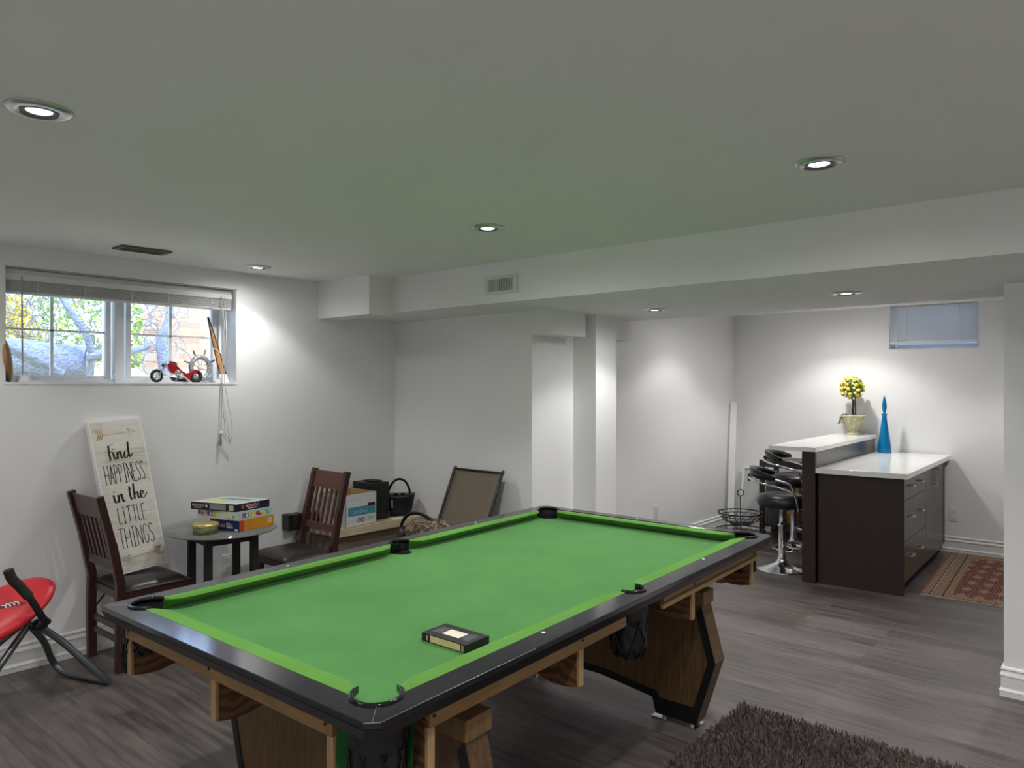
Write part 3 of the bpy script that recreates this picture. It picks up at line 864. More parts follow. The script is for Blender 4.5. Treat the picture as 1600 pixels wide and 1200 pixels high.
# mitre seams with worn edges
for (a, b) in (((0.072, 0.066), (0.012, 0.012)), ((2.60, 0.06), (2.64, 0.02)), ((0.072, TW - 0.072), (0.02, TW - 0.02))):
    part(pool, 'mitre_seam', MB().bar(P(*a, ZR + .0002), P(*b, ZR + .0002), 0.0014, 0.0012), M['nickel'])
# thin nickel line along the rail edge at the near corner
part(pool, 'edge_line', MB().bar(P(0.03, -.0006, ZR - .001), P(0.62, -.0006, ZR - .001), 0.0016, 0.0016).bar(P(-.0006, .027, ZR - .001), P(.028, -.0006, ZR - .001), 0.0022, 0.002), M['nickel'])
# bed
holes = [carc(*PK[i], RP - .014, 0, 342, 19) for i in (1, 2, 3)] + [carc(MP[0][0], MP[0][1] + .020, RM - .009, 0, 342, 19), carc(MP[1][0], MP[1][1] - .020, RM - .009, 0, 342, 19)]
bed = fill_plate([(.072, .060), (TL - .07, .060), (TL - .07, TW - .060), (.072, TW - .060)], holes, ZF - .022, ZF)
part(pool, 'playing_bed', bed, M['felt'], label='worn green felt playing surface')
part(pool, 'bed_base', MB().hexa([P(.30, .14, .672), P(2.36, .14, .672), P(2.36, 1.28, .672), P(.30, 1.28, .672)], [P(.30, .14, .722), P(2.36, .14, .722), P(2.36, 1.28, .722), P(.30, 1.28, .722)]), M['black_matte'])
# cushions
def cushion(p0, p1, inward, border):
    """p0,p1 = s or t extents along the rail; inward = +-1; border = fixed coordinate; axis chosen by tuple"""
    ax, a, b = p0, p1[0], p1[1]
    prof = [(0.0, .004), (.012, .020), (.032, .040), (.060, .055), (.10, .060)]
    st_s = [(a + u, w_) for u, w_ in prof] + [(b - u, w_) for u, w_ in prof[::-1]]
    mb = MB(); vs = []; k = 6
    for u, w_ in st_s:
        sec = [(0, ZR - .0005), (w_ * .75, ZR + .0008), (w_, ZR - .005), (w_ * .92, ZR - .010), (w_ * .05, ZF + .0008), (0, ZF + .0008)]
        for d_, z in sec:
            q = border + inward * d_
            vs.append(P(u, q, z) if ax == 's' else P(q, u, z))
    m = len(st_s); fs = []
    for i in range(m - 1):
        for j in range(k): fs.append((i * k + j, i * k + (j + 1) % k, (i + 1) * k + (j + 1) % k, (i + 1) * k + j))
    fs += [tuple(range(k)), tuple((m - 1) * k + j for j in range(k))[::-1]]
    mb.add(vs, fs, False)
    return part(pool, 'cushion', mb, M['cushion'], bevel=0.002)
x_off = RP * cos(radians(a_))
cushion('s', (PK[0][0] + x_off, MP[0][0] - RM), 1, BW); cushion('s', (MP[0][0] + RM, PK[1][0] - x_off), 1, BW)
cushion('s', (PK[3][0] + x_off, MP[1][0] - RM), -1, te + .002); cushion('s', (MP[1][0] + RM, PK[2][0] - x_off), -1, te + .002)
cushion('t', (PK[0][1] + x_off, PK[3][1] - x_off), 1, BW); cushion('t', (PK[1][1] + x_off, PK[2][1] - x_off), -1, se + .002)
# pocket rims (horseshoes), walls and bags
def rim(c, r, a0, a1, bag=True, liner=True):
    pts = carc(c[0], c[1], r, a0, a1, 18)
    out = MB()
    vs = []
    for i, (s, t) in enumerate(pts):
        dx, dy = s - c[0], t - c[1]; L_ = math.hypot(dx, dy); dx /= L_; dy /= L_
        w0 = .006 * (1 if 0 < i < len(pts) - 1 else .4)
        for q, z in ((-w0, ZR - .010), (-w0, ZR + .0045), (-w0 * .3, ZR + .0075), (w0 * .9, ZR + .005), (w0 * 1.1, ZR - .0005)):
            vs.append(P(s + dx * q, t + dy * q, z))
    k = 5; fs = []
    for i in range(len(pts) - 1):
        for j in range(k): fs.append((i * k + j, i * k + (j + 1) % k, (i + 1) * k + (j + 1) % k, (i + 1) * k + j))
    fs += [tuple(range(k)), tuple((len(pts) - 1) * k + j for j in range(k))[::-1]]
    out.add(vs, fs, True)
    part(pool, 'pocket_rim', out, M['gloss_black'])
    if liner:
        lw = MB(); vs = []
        pts2 = carc(c[0], c[1], r - .002, a0, a1, 14)
        for s, t in pts2: vs += [P(s, t, ZR - .004), P(s, t, ZF - .06)]
        n2 = len(pts2); lw.add(vs, [(2 * i, 2 * i + 2, 2 * i + 3, 2 * i + 1) for i in range(n2 - 1)], True)
        part(pool, 'pocket_lining', lw, M['black_matte'])
        q = P(*c, 0); fl_ = MB(); fl_.lathe([(r - .002, ZF + .0012), (.02, ZF + .001)], (q.x, q.y, 0), 28); fl_.lathe([(.0, -.0), (.0205, .0)], (q.x, q.y, ZF + .0006), 28)  # flat black disc over the felt stands in for the pocket's dark depth
        part(pool, 'pocket_dark_disc', fl_, M['black_matte'])
rim(PK[0], RP, 90 + 5, 360 - 5, liner=False)
rim(PK[1], RP, 180 + 25, 450 - 25); rim(PK[2], RP, 270 + 20, 540 - 20); rim(PK[3], RP, 20, 270 - 20)
rim(MP[0], RM, 180 - 12, 372); rim(MP[1], RM, -12, 192)
def pocket_bag(c, r0, zt, zb, mt=None, lean=(0, 0)):
    q = P(*c, 0); prof = []
    mb = MB(); n = 16; m = 9; vs = []
    for i in range(m + 1):
        f_ = i / m; z = zt + (zb - zt) * f_
        rr = r0 * (1 - .10 * f_ - .5 * max(0, f_ - .88) / .12 * .6)
        for k in range(n):
            a = 2 * pi * k / n
            w_ = 1 + .05 * sin(5 * a + 9 * f_) + .03 * sin(9 * a - 20 * f_)
            vs.append((q.x + rr * w_ * cos(a) + lean[0] * f_, q.y + rr * w_ * sin(a) + lean[1] * f_, z))
    fs = [(i * n + k, i * n + (k + 1) % n, (i + 1) * n + (k + 1) % n, (i + 1) * n + k) for i in range(m) for k in range(n)]
    fs.append(tuple(m * n + k for k in range(n)))
    mb.add(vs, fs, True)
    bag = part(pool, 'pocket_bag', mb, M['black_plastic'], label='black pocket bag')
    if c is not PK[0]: part(bag, 'pocket_cup', MB().lathe([(r0 * 1.02, zt + .012), (r0 * 1.0, zt - .05), (r0 * .9, zt - .085), (0, zt - .09)], (q.x, q.y, 0), 20), M['black_matte'])
    net = MB()
    for k in range(8):
        for sg in (1, -1):
            pts = []
            for i in range(9):
                f_ = .25 + .75 * i / 8; a = 2 * pi * (k / 8 + sg * f_ * .18)
                rr = r0 * (1.04 - .10 * f_ - .3 * max(0, f_ - .88) / .12)
                pts.append((q.x + rr * cos(a) + lean[0] * f_, q.y + rr * sin(a) + lean[1] * f_, zt + (zb - zt) * f_))
            net.tube(pts, .0032, 5)
    part(bag, 'netting', net, M['gloss_black'])
pocket_bag((MP[0][0] + .025, .112), .072, ZF - .015, .53)
pocket_bag(PK[0], .068, ZF - .005, .46)
pocket_bag((.105, 1.335), .055, ZF - .015, .62)
pocket_bag((.085, 1.372), .030, ZF - .015, .55)
pocket_bag((2.545, .118), .062, ZF - .015, .60)
pocket_bag((MP[1][0], MP[1][1] - .012), .060, ZF - .015, .58); pocket_bag(PK[2], .062, ZF - .015, .58)
# scraps of green cloth at the corners
sc_ = MB(); 
for (a, b, c, d) in (((.062, .20), .735, .52, (.10, .17)), ((.19, .062), .735, .46, (.205, .09))):
    sc_.add([P(a[0], a[1], b), P(d[0], d[1], b), P(d[0] - .01, d[1] + .01, (b + c) / 2), P(d[0] - .005, d[1] - .012, c), P(a[0] + .012, a[1] + .0, c + .02), P(a[0] - .004, a[1], (b + c) / 2)], [(0, 1, 2, 5), (5, 2, 3, 4)])
part(pool, 'cloth_scrap', sc_, M['green_cloth'])
gc = MB(); gc.add([P(2.56, .06, .73), P(2.60, .07, .72), P(2.615, .09, .66), P(2.60, .08, .60), P(2.57, .06, .61)], [(0, 1, 2, 3, 4)])
part(pool, 'cloth_scrap', gc, M['green_cloth'])
# aprons
def board(s0, t0, s1, t1, z0, z1, th, nrm):
    a, b = (s0, t0), (s1, t1); n = nrm
    return MB().hexa([P(*a, z0), P(*b, z0), P(b[0] + n[0] * th, b[1] + n[1] * th, z0), P(a[0] + n[0] * th, a[1] + n[1] * th, z0)],
                     [P(*a, z1), P(*b, z1), P(b[0] + n[0] * th, b[1] + n[1] * th, z1), P(a[0] + n[0] * th, a[1] + n[1] * th, z1)])
part(pool, 'apron', board(.05, .205, .05, 1.335, .683, .742, .018, (1, 0)), M['ply'], label='bare plywood end apron', bevel=.002)
part(pool, 'apron', board(.235, .05, 1.237, .05, .683, .742, .018, (0, 1)), M['ply'], label='bare plywood side apron left of the side pocket', bevel=.002)
part(pool, 'apron', board(1.531, .05, 2.532, .05, .683, .742, .018, (0, 1)), M['ply'], label='bare plywood side apron right of the side pocket', bevel=.002)
part(pool, 'apron', board(.235, 1.36, 2.5, 1.36, .683, .742, -.018, (0, 1)), M['ply'])
part(pool, 'apron', board(2.60, .15, 2.60, 1.3, .683, .742, -.018, (1, 0)), M['ply'])
part(pool, 'apron_lip', board(.215, .047, 1.28, .047, .742, .7465, .025, (0, 1)).add([P(.047, .13, .742), P(.047, 1.36, .742), P(.047, 1.36, .746), P(.047, .13, .746)], [(0, 1, 2, 3)]), M['ply_edge'])
lp = board(1.50, .047, 2.532, .047, .683, .700, -.010, (0, 1)); part(pool, 'apron_lip', lp, M['ply_edge'])
part(pool, 'apron_lip', board(1.531, .047, 2.55, .047, .738, .744, .02, (0, 1)), M['ply_edge'])
# brackets (triangular plywood gussets) ; face strip + gusset
def gusset(s, t, dirv, depth=.33, z0=.56, th=.022, zt=.70):
    """dirv: ('s',+1) means gusset runs inwards along +s at fixed t"""
    ax, sg = dirv; vs = []
    prof = [(0, zt), (0, z0), (.05, z0 - .010), (.10, z0 - .012), (.15, z0 - .004), (depth * .62, z0 + .025), (depth * .8, z0 + .055), (depth, z0 + .085), (depth, zt)]
    mb = MB()
    def fn(u, v, w_):
        return P(s + sg * u, t + w_, v) if ax == 's' else P(s + w_, t + sg * u, v)
    mb.prism(prof, fn, -th / 2, th / 2)
    g = part(pool, 'bracket', mb, M['corbel'])
    f2 = MB().prism([(-.004, zt - .015), (-.004, z0 + .002), (.006, z0), (.006, zt - .015)], fn, -th / 2 - .002, th / 2 + .002)
    part(g, 'bracket_edge', f2, M['ply_edge'])
    return g
for t in (1.318, .77, .218): gusset(.058, t, ('s', 1))
for s in (.244, .945, 1.815, 2.505): gusset(s, .058, ('t', 1))
for s in (.3, 1.0, 1.8, 2.45): gusset(s, 1.35, ('t', -1))
for t in (.2, .7, 1.25): gusset(2.592, t, ('s', -1))
# screws
scw = MB()
for s in (.25, .945, 1.815, 2.505): scw.ball(P(s, .0485, .712), .005, 6)
for t in (1.31, .785, .23): scw.ball(P(.0485, t, .712), .005, 6)
part(pool, 'screws', scw, M['black_plastic'])
# legs
def panel_leg(s0, s1, off, w=1.27):
    pr = [(.065, .565), (.0, .32), (.09, .03), (.285, .03), (.305, .10), (.585, .135), (w - .585, .135), (w - .305, .10), (w - .285, .03), (w - .09, .03), (w, .32), (w - .065, .565)]
    pr = [(t + off, z) for t, z in pr]
    fn = lambda u, v, w_: P(w_, u, v)
    leg = part(pool, 'leg', MB().prism(pr, fn, s0 + .004, s1 - .004), M['oak'], label='oak veneered panel leg with black edging', bevel=.0)
    # black edging on both faces
    tr = MB(); n = len(pr)
    cx_ = sum(p[0] for p in pr) / n; cz_ = .36
    ins = []
    k0 = .034
    for i, (t, z) in enumerate(pr):
        pa = Vector(pr[i - 1]); pb = Vector(pr[i]); pc_ = Vector(pr[(i + 1) % n])
        d1 = (pb - pa).normalized(); d2 = (pc_ - pb).normalized()
        n1 = Vector((-d1.y, d1.x)); n2 = Vector((-d2.y, d2.x)); bi = (n1 + n2); bi = bi / max(.35, bi.length_squared / 2) / 1.0
        ins.append((t + bi.x * k0, z + bi.y * k0))
    ins = [(t, min(z, .565)) for t, z in ins]
    for sf, d in ((s0, .0045), (s1, -.0045)):
        vs = [P(sf, t, z) for t, z in pr] + [P(sf, t, z) for t, z in ins] + [P(sf + d, t, z) for t, z in pr] + [P(sf + d, t, z) for t, z in ins]
        fs = []
        for i in range(n - 1):
            j = i + 1
            fs += [(i, j, n + j, n + i), (2 * n + i, 2 * n + j, 3 * n + j, 3 * n + i), (n + i, n + j, 3 * n + j, 3 * n + i), (i, j, 2 * n + j, 2 * n + i)]
        tr.add(vs, fs)
    for (ta, tb_) in ((.09, .285), (w - .285, w - .09)):
        tr.prism([(ta + off - .003, .034), (tb_ + off + .003, .034), (tb_ + off + .020, .105), (ta + off - .022, .105)], fn, s0 - .001, s0 + .004)
    part(leg, 'edge_trim', tr, M['black_edge'], label='black edging strip')
    und = MB()      # underside of the arch painted black
    for i in range(2, 9):
        a, b = pr[i], pr[i + 1]
        und.add([P(s0, a[0], a[1] - .001), P(s1, a[0], a[1] - .001), P(s1, b[0], b[1] - .001), P(s0, b[0], b[1] - .001)], [(0, 1, 2, 3)])
    part(leg, 'underside', und, M['black_edge'])
    for (ta, tb_) in ((.09, .31), (w - .31, w - .09)):
        ft = MB(); q0 = [(s0 + .005, ta + off), (s1 - .005, ta + off), (s1 - .005, tb_ + off), (s0 + .005, tb_ + off)]
        ft.hexa([P(*p, .0) for p in q0], [P(*p, .010) for p in q0])
        for s in (s0 + .02, s1 - .02):
            for t in (ta + off + .03, tb_ + off - .06): ft.tube([P(s, t, .01), P(s, t, .032)], .012, 8)
        part(leg, 'leveller_plate', ft, M['nickel'])
    bm_ = board(s0 - .006, off + .052, s0 - .006, off + w - .052, .566, .626, s1 - s0 + .012, (1, 0))
    part(leg, 'top_beam', bm_, M['beam'], label='plain timber beam over the leg', bevel=.003)
    part(leg, 'spacer', board(s0 + .02, off + .16, s0 + .02, off + w - .16, .627, .671, s1 - s0 - .04, (1, 0)), M['black_matte'])
panel_leg(2.0, 2.10, .035)
panel_leg(.42, .52, .035)
# sights on the rails
for s, t in [(.741, .061), (1.944, .066), (.729, TW - .045), (1.941, TW - .045), (2.62, .748)]:
    q = P(s, t, ZR)
    part(pool, 'rail_sight', MB().lathe([(0, .0012), (.006, .0008), (.007, 0)], tuple(q), 14), M['white_plastic'])

# video cassette on the felt
vt = thing('video_cassette', 'black video cassette with cream labels lying on the green pool table', 'video tape', tuple(P(.60, .30, ZF)))
def VT(u, v, z): return P(.546 + u, .208 + v, ZF + z)       # u across 0..0.112, v along 0..0.187
def vbox(u0, u1, v0, v1, z0, z1): return MB().hexa([VT(u0, v0, z0), VT(u1, v0, z0), VT(u1, v1, z0), VT(u0, v1, z0)], [VT(u0, v0, z1), VT(u1, v0, z1), VT(u1, v1, z1), VT(u0, v1, z1)])
part(vt, 'shell', vbox(0, .112, 0, .187, .001, .026), M['black_plastic'], bevel=.002)
part(vt, 'spine_label', vbox(-.0006, .001, .022, .148, .004, .0235), M['tape_gold'], label='tan label on the spine')
part(vt, 'spine_stripes', vbox(-.0009, -.0004, .008, .010, .004, .023).add(*(lambda m: (m.v, m.f))(vbox(-.0009, -.0004, .013, .016, .004, .023))).add(*(lambda m: (m.v, m.f))(vbox(-.0009, -.0004, .160, .164, .006, .021))), M['tape_gold'])
part(vt, 'top_label', vbox(.032, .078, .058, .128, .0258, .0268), M['tape_label'], label='torn cream paper label')
for va, vb in ((.018, .050), (.136, .170)): part(vt, 'reel_window', vbox(.030, .082, va, vb, .0256, .0263), M['tape_window'])
hl = MB()
for i in range(5): hl.ribbon([(.040 + i * .008, .064), (.040 + i * .008, .122)], lambda u, v, w_: VT(u, v, .0269 + w_ * .1), .0006)
part(vt, 'ruled_lines', hl, M['tape_gold'])

# chalk-like specks of fluff on the felt are part of the felt material

# ------------------------------------------------------------------ folding wooden chairs
def make_chair(name, lab, loc, rz, back_wood):
    """local frame: seat front towards +x, back posts at x=0, y = +-0.19"""
    t = thing(name, lab, 'chair', loc, rz)
    hw = .188
    def post(y):
        mb = MB()
        mb.bar((0, y, 0), (-.005, y, .30), .036, .046, (1, 0, 0)); mb.bar((-.005, y, .295), (0, y, .47), .036, .046, (1, 0, 0))
        mb.bar((0, y, .465), (-.045, y, .70), .036, .044, (1, 0, 0)); mb.bar((-.045, y, .695), (-.11, y, .955), .036, .040, (1, 0, 0))
        return mb
    for y in (-hw, hw): part(t, 'back_post', post(y), M['cherry'], local=True, bevel=.003)
    xa = lambda z: -.045 - (z - .70) * .25 if z > .7 else -.045 * (z - .465) / .235
    part(t, 'top_rail', MB().hexa([(xa(.83) - .009, -hw + .017, .83), (xa(.83) + .009, -hw + .017, .83), (xa(.83) + .009, hw - .017, .83), (xa(.83) - .009, hw - .017, .83)],
         [(xa(.945) - .009, -hw + .017, .945), (xa(.945) + .009, -hw + .017, .945), (xa(.945) + .009, hw - .017, .945), (xa(.945) - .009, hw - .017, .945)]), back_wood, local=True, bevel=.003)
    part(t, 'lower_rail', MB().bar((xa(.575), -hw, .575), (xa(.575), hw, .575), .02, .05), back_wood, local=True, bevel=.002)
    for k in range(5):
        y = -hw + .017 + (2 * hw - .034) * (k + 1) / 6
        part(t, 'slat', MB().bar((xa(.59), y, .59), (xa(.84), y, .84), .018, .012, (1, 0, 0)), back_wood, local=True)
    sf = MB().box(-.005, .375, -hw - .012, -hw + .012, .385, .425).box(-.005, .375, hw - .012, hw + .012, .385, .425)
    sf.box(.352, .376, -hw + .012, hw - .012, .385, .425).box(.0, .022, -hw + .012, hw - .012, .385, .425)
    part(t, 'seat_frame', sf, M['cherry'], local=True, bevel=.002)
    cu = MB(); n = 10; vs = []; fs = []
    x0_, x1_, y0_, y1_ = .015, .385, -.205, .205
    for i in range(n + 1):
        for j in range(n + 1):
            u = i / n; v = j / n
            h_ = (1 - (2 * u - 1) ** 6) * (1 - (2 * v - 1) ** 6)
            vs.append((x0_ + (x1_ - x0_) * u, y0_ + (y1_ - y0_) * v, .432 + .034 * h_))
    for i in range(n):
        for j in range(n): a = i * (n + 1) + j; fs.append((a, a + n + 1, a + n + 2, a + 1))
    b0 = len(vs)
    vs += [(x0_, y0_, .424), (x1_, y0_, .424), (x1_, y1_, .424), (x0_, y1_, .424)]
    fs.append((b0, b0 + 3, b0 + 2, b0 + 1))
    fs.append(tuple([b0, b0 + 1] + [i * (n + 1) for i in range(n, -1, -1)]))
    fs.append(tuple([b0 + 3, b0] + [j for j in range(0, n + 1)])); 
    fs.append(tuple([b0 + 2, b0 + 3] + [i * (n + 1) + n for i in range(n + 1)]))
    fs.append(tuple([b0 + 1, b0 + 2] + [n * (n + 1) + j for j in range(n, -1, -1)]))
    cu.add(vs, fs, True)
    part(t, 'seat', cu, M['leather'], label='dark leather seat pad', local=True)
    for y in (-hw + .035, hw - .035):
        part(t, 'front_leg', MB().bar((.33, y, .39), (.36, y, 0), .030, .034, (1, 0, 0)), M['cherry'], local=True, bevel=.002)
        part(t, 'folding_brace', MB().bar((.10, y, .40), (.0, y + (.02 if y > 0 else -.02), .27), .004, .014, (0, 1, 0)), M['black_plastic'], local=True)
    part(t, 'stretcher', MB().bar((0, -hw, .235), (0, hw, .235), .016, .032), M['cherry'], local=True)
    part(t, 'stretcher', MB().bar((0, -hw, .165), (0, hw, .165), .016, .028), M['cherry'], local=True)
    part(t, 'stretcher', MB().bar((.355, -hw + .035, .12), (.355, hw - .035, .12), .016, .028), M['cherry'], local=True)
    return t
make_chair('folding_chair', 'dark wooden folding chair with leather seat, holding the leaning canvas sign', (1.640, 4.372, 0), radians(1), M['cherry'])
make_chair('folding_chair', 'reddish slatted wooden folding chair right of the round table, before the white carton', (2.965, 4.295, 0), radians(180 - 1), M['cherry_red'])

# ------------------------------------------------------------------ canvas sign on the left chair
BL = Vector((1.700, 4.385, .470)); SX = Vector((.303, .030, .020)); SY = Vector((-.112, .198, .858))
SW, SH = SX.length, SY.length
sxn = SX.normalized(); syn = (SY - sxn * SY.dot(sxn)).normalized(); szn = sxn.cross(syn).normalized()
if szn.y > 0: szn = -szn          # towards the room
def SF(u, v, w_): return BL + sxn * u + syn * v + szn * w_
sgn = thing('canvas_sign', 'tall pale canvas sign with black lettering leaning on the wall from the left chair seat', 'sign', tuple(BL))
# canvas built in a frame whose object axes follow the canvas, so the boards run across it
def sgn_part(name, mb, mt, **k): return part(sgn, name, mb, mt, **k)
def SBOX(u0, u1, v0, v1, w0, w1): return MB().hexa([SF(u0, v0, w0), SF(u1, v0, w0), SF(u1, v0, w1), SF(u0, v0, w1)], [SF(u0, v1, w0), SF(u1, v1, w0), SF(u1, v1, w1), SF(u0, v1, w1)])
sgn_part('canvas', SBOX(0, SW, 0, SH, -.034, 0), M['white_plastic'], label='white canvas edge')
sgn_part('printed_face', SBOX(.008, SW - .008, .006, SH - .01, 0, .0008), M['boards'], label='print of pale weathered boards')
ty = MB(); br_ = MB(); gd = MB()
TH = .0046
glyph = {
 'H': [[(0, 0), (0, 1)], [(.7, 0), (.7, 1)], [(0, .5), (.7, .5)]],
 'A': [[(0, 0), (.35, 1), (.7, 0)], [(.12, .33), (.58, .33)]],
 'P': [[(0, 0), (0, 1), (.4, .96), (.6, .78), (.4, .6), (0, .52)]],
 'I': [[(0, 0), (.5, 0)], [(.25, 0), (.25, 1)], [(0, 1), (.5, 1)]],
 'i': [[(.1, 0), (.1, 1)]],
 'N': [[(0, 0), (0, 1), (.75, 0), (.75, 1)]],
 'E': [[(.55, 1), (0, 1), (0, 0), (.6, 0)], [(0, .52), (.5, .52)]],
 'S': [[(.6, .86), (.42, 1), (.15, .97), (.02, .8), (.12, .62), (.45, .42), (.6, .22), (.45, .02), (.18, 0), (0, .14)]],
 'L': [[(0, 1), (0, 0), (.6, 0)]],
 'T': [[(0, 1), (.8, 1)], [(.4, 1), (.4, 0)]],
 'G': [[(.68, .84), (.48, 1), (.2, .95), (.04, .7), (.04, .3), (.2, .04), (.5, .02), (.66, .2), (.66, .45), (.42, .45)]],
}
adv = {'H': .95, 'A': .95, 'P': .85, 'I': .75, 'N': 1.0, 'E': .82, 'S': .85, 'L': .8, 'T': 1.0, 'G': .92, 'i': .45}
def line_txt(txt, u0, u1, v0, hgt, slant=0.0, th=TH):
    tot = sum(adv[c] for c in txt); sc = (u1 - u0) / tot; x = u0
    for c in txt:
        for st in glyph[c]:
            pp = [(x + p[0] * sc, v0 + p[1] * hgt) for p in st]
            for a_1, b_1 in zip(pp[:-1], pp[1:]): ty.ribbon([a_1, b_1], SF, th, .0014)
        x += adv[c] * sc
k = SH / .90
_lt = line_txt
def line_txt(txt, *a):
    global ty
    ty = MB(); _lt(txt, *a); part(sgn, 'thin_lettering', ty, M['ink'], label='thin black capitals ' + txt.lower())
line_txt('HAPPINESS', .040, .274, .520 * k, .112 * k)
line_txt('LITTLE', .072, .236, .284 * k, .094 * k)
line_txt('THINGS', .052, .262, .142 * k, .114 * k)
# brush words
def brush(pts, w=.011):
    P2 = smooth_path([(p[0], p[1], 0) for p in pts], 6)
    br_.ribbon([(p.x, p.y) for p in P2], SF, w, .0016, wv=lambda t, w_: w_ * (.32 + .78 * abs(t.y) ** 1.5 * (1.0 if t.y < 0 else .55)))
def word(strokes, u0, v0, sc): 
    for st in strokes: brush([(u0 + x * sc, v0 + y * sc) for x, y in st], .125 * sc)
F_ = [[(.12, 1.0), (.08, .5), (.10, .05), (.02, -.05)], [(.0, .95), (.2, 1.06), (.45, 1.08)], [(.08, .55), (.25, .58), (.34, .62)]]
i_ = lambda x: [[(x, .55), (x + .03, .15), (x + .12, .02), (x + .24, .18)], [(x + .05, .78), (x + .07, .72)]]
n_2 = lambda x: [[(x, .52), (x + .02, .3), (x + .0, .0)], [(x + .0, .18), (x + .15, .5), (x + .24, .5), (x + .26, .2), (x + .30, .02), (x + .42, .12)]]
d_ = lambda x: [[(x + .30, .48), (x + .12, .5), (x, .22), (x + .12, .0), (x + .28, .2), (x + .36, .6), (x + .40, 1.15)], [(x + .40, 1.15), (x + .34, .5), (x + .40, .05), (x + .55, .2), (x + .62, .32)]]
t_ = lambda x: [[(x + .1, 1.0), (x + .06, .4), (x + .12, .03), (x + .26, .15)], [(x - .06, .72), (x + .12, .78), (x + .30, .84)]]
h_ = lambda x: [[(x + .06, 1.15), (x + .02, .5), (x + .0, .0)], [(x + .0, .2), (x + .16, .5), (x + .26, .45), (x + .28, .15), (x + .34, .02), (x + .46, .14)]]
e_ = lambda x: [[(x, .22), (x + .2, .3), (x + .24, .46), (x + .14, .54), (x + .02, .35), (x + .06, .06), (x + .22, .0), (x + .42, .2), (x + .5, .36)]]
_w = word
def word(*a):
    global br_
    br_ = MB(); _w(*a); part(sgn, 'brush_lettering', br_, M['ink'], label='black brush script')
word(F_ + i_(.36) + n_2(.62) + d_(1.10), .078, .662 * k, .082)
word(i_(.0) + n_2(.28), .066, .408 * k, .088)
word(t_(1.05) + h_(1.40) + e_(1.85), .070, .412 * k, .080)

def arrow(u0, u1, v0, v1, flip):
    gd = MB()
    gd.ribbon([(u0, v0), (u1, v1)], SF, .0026, .0014)
    d = 1 if u1 > u0 else -1
    hd = [(u1 - d * .022, v1 + .024), (u1 + d * .018, v1), (u1 - d * .022, v1 - .024), (u1 - d * .012, v1)]
    gd.ribbon(hd + [hd[0]], SF, .0036, .0014)
    for j in range(3):
        x = u0 - d * .004 - d * j * .0125
        for sg in (1, -1):
            quad = [(x, v0), (x - d * .016, v0 + sg * .028), (x - d * .008, v0 + sg * .028), (x + d * .009, v0)]
            if (sg < 0) != flip: gd.add([SF(p[0], p[1], .0014) for p in quad], [(0, 1, 2, 3)])
            else: gd.ribbon(quad + [quad[0]], SF, .0024, .0014)
    part(sgn, 'arrow', gd, M['gold'], label='gold arrow')
arrow(.070, .236, .815 * k, .815 * k, False)
arrow(.238, .072, .085 * k, .078 * k, True)

# ------------------------------------------------------------------ round table, games, tin
tc_ = (2.240, 4.215); TZ = .68
rt = thing('round_table', 'small round side table with smoked glass top and black legs between the two wooden chairs', 'table', (tc_[0], tc_[1], 0))
part(rt, 'glass_top', MB().lathe([(0, -.008), (.308, -.008), (.312, -.004), (.310, 0), (0, 0)], (*tc_, TZ), 56), M['glass_top'])
view = Vector((.505, .945)).normalized(); rgt = Vector((view.y, -view.x))
offs_l = [(-.178, -.075), (-.068, .178), (.172, .085), (.078, -.172)]
offs_l = [(-.175, .078), (-.078, -.175), (.078, .175), (.175, -.078)]
lgp = []
for a, b in offs_l:
    q = Vector(tc_) + rgt * a + view * b; lgp.append(q)
for q in lgp:
    part(rt, 'leg', MB().bar((q.x, q.y, 0), (q.x, q.y, TZ - .008), .040, .040, (rgt.x + .4 * view.x, rgt.y + .4 * view.y, 0)), M['black_matte'], bevel=.003)
ap = MB()
for a, b in ((0, 1), (1, 3), (3, 2), (2, 0)): ap.bar((lgp[a].x, lgp[a].y, TZ - .038), (lgp[b].x, lgp[b].y, TZ - .038), .022, .058)
part(rt, 'apron', ap, M['black_matte'])

def carton(name, lab, N, R, L_, z0, z1, mats, group='stacked board games'):
    """box from near corner N, right corner R, left corner L (2-D)"""
    N = Vector(N); R = Vector(R); L_ = Vector(L_); F2 = R + L_ - N
    t = thing(name, lab, 'board game', (N.x, N.y, z0), group=group)
    q = [N, R, F2, L_]
    body = MB(); body.add([(*p, z0) for p in q] + [(*p, z1) for p in q], [(0, 3, 2, 1), (4, 5, 6, 7), (0, 1, 5, 4), (1, 2, 6, 5), (2, 3, 7, 6), (3, 0, 4, 7)])
    body.mi = [0, 1, 2, 2, 3, 3]
    part(t, 'box', body, mats, bevel=.0)
    return t, q
def face_fn(a, b, z0, out=.0009):     # u along a->b in metres, v up
    a = Vector((*a, z0)); b = Vector((*b, z0)); x = (b - a).normalized(); y = Vector((0, 0, 1)); n = x.cross(y)
    return lambda u, v, w_: a + x * u + y * v + n * (w_ + .0)
def quad_on(fn, u0, u1, v0, v1, w_=.0006):
    return MB().add([fn(u0, v0, w_), fn(u1, v0, w_), fn(u1, v1, w_), fn(u0, v1, w_)], [(0, 1, 2, 3)])
g1, q = carton('board_game_box', 'navy and orange board game box, lowest of the stack on the round table', (2.250, 4.040), (2.508, 4.095), (2.186, 4.262), TZ, .744, [M['orange'], M['orange'], M['orange'], M['navy']])
fnL = face_fn(q[3], q[0], TZ)
def txt_on(t, fn, txt, mt, u, v, h, w):
    o_ = fn(u, v, 0); return text_part(t, txt, mt, o_, fn(u + 1, v, 0) - o_, fn(u, v + 1, 0) - o_, h, w)
txt_on(g1, fnL, 'SPEAKOUT', M['pinkwhite'], .035, .018, .020, .085)
txt_on(g1, fnL, 'KIDS vs', M['white_ink'], .130, .034, .013, .040)
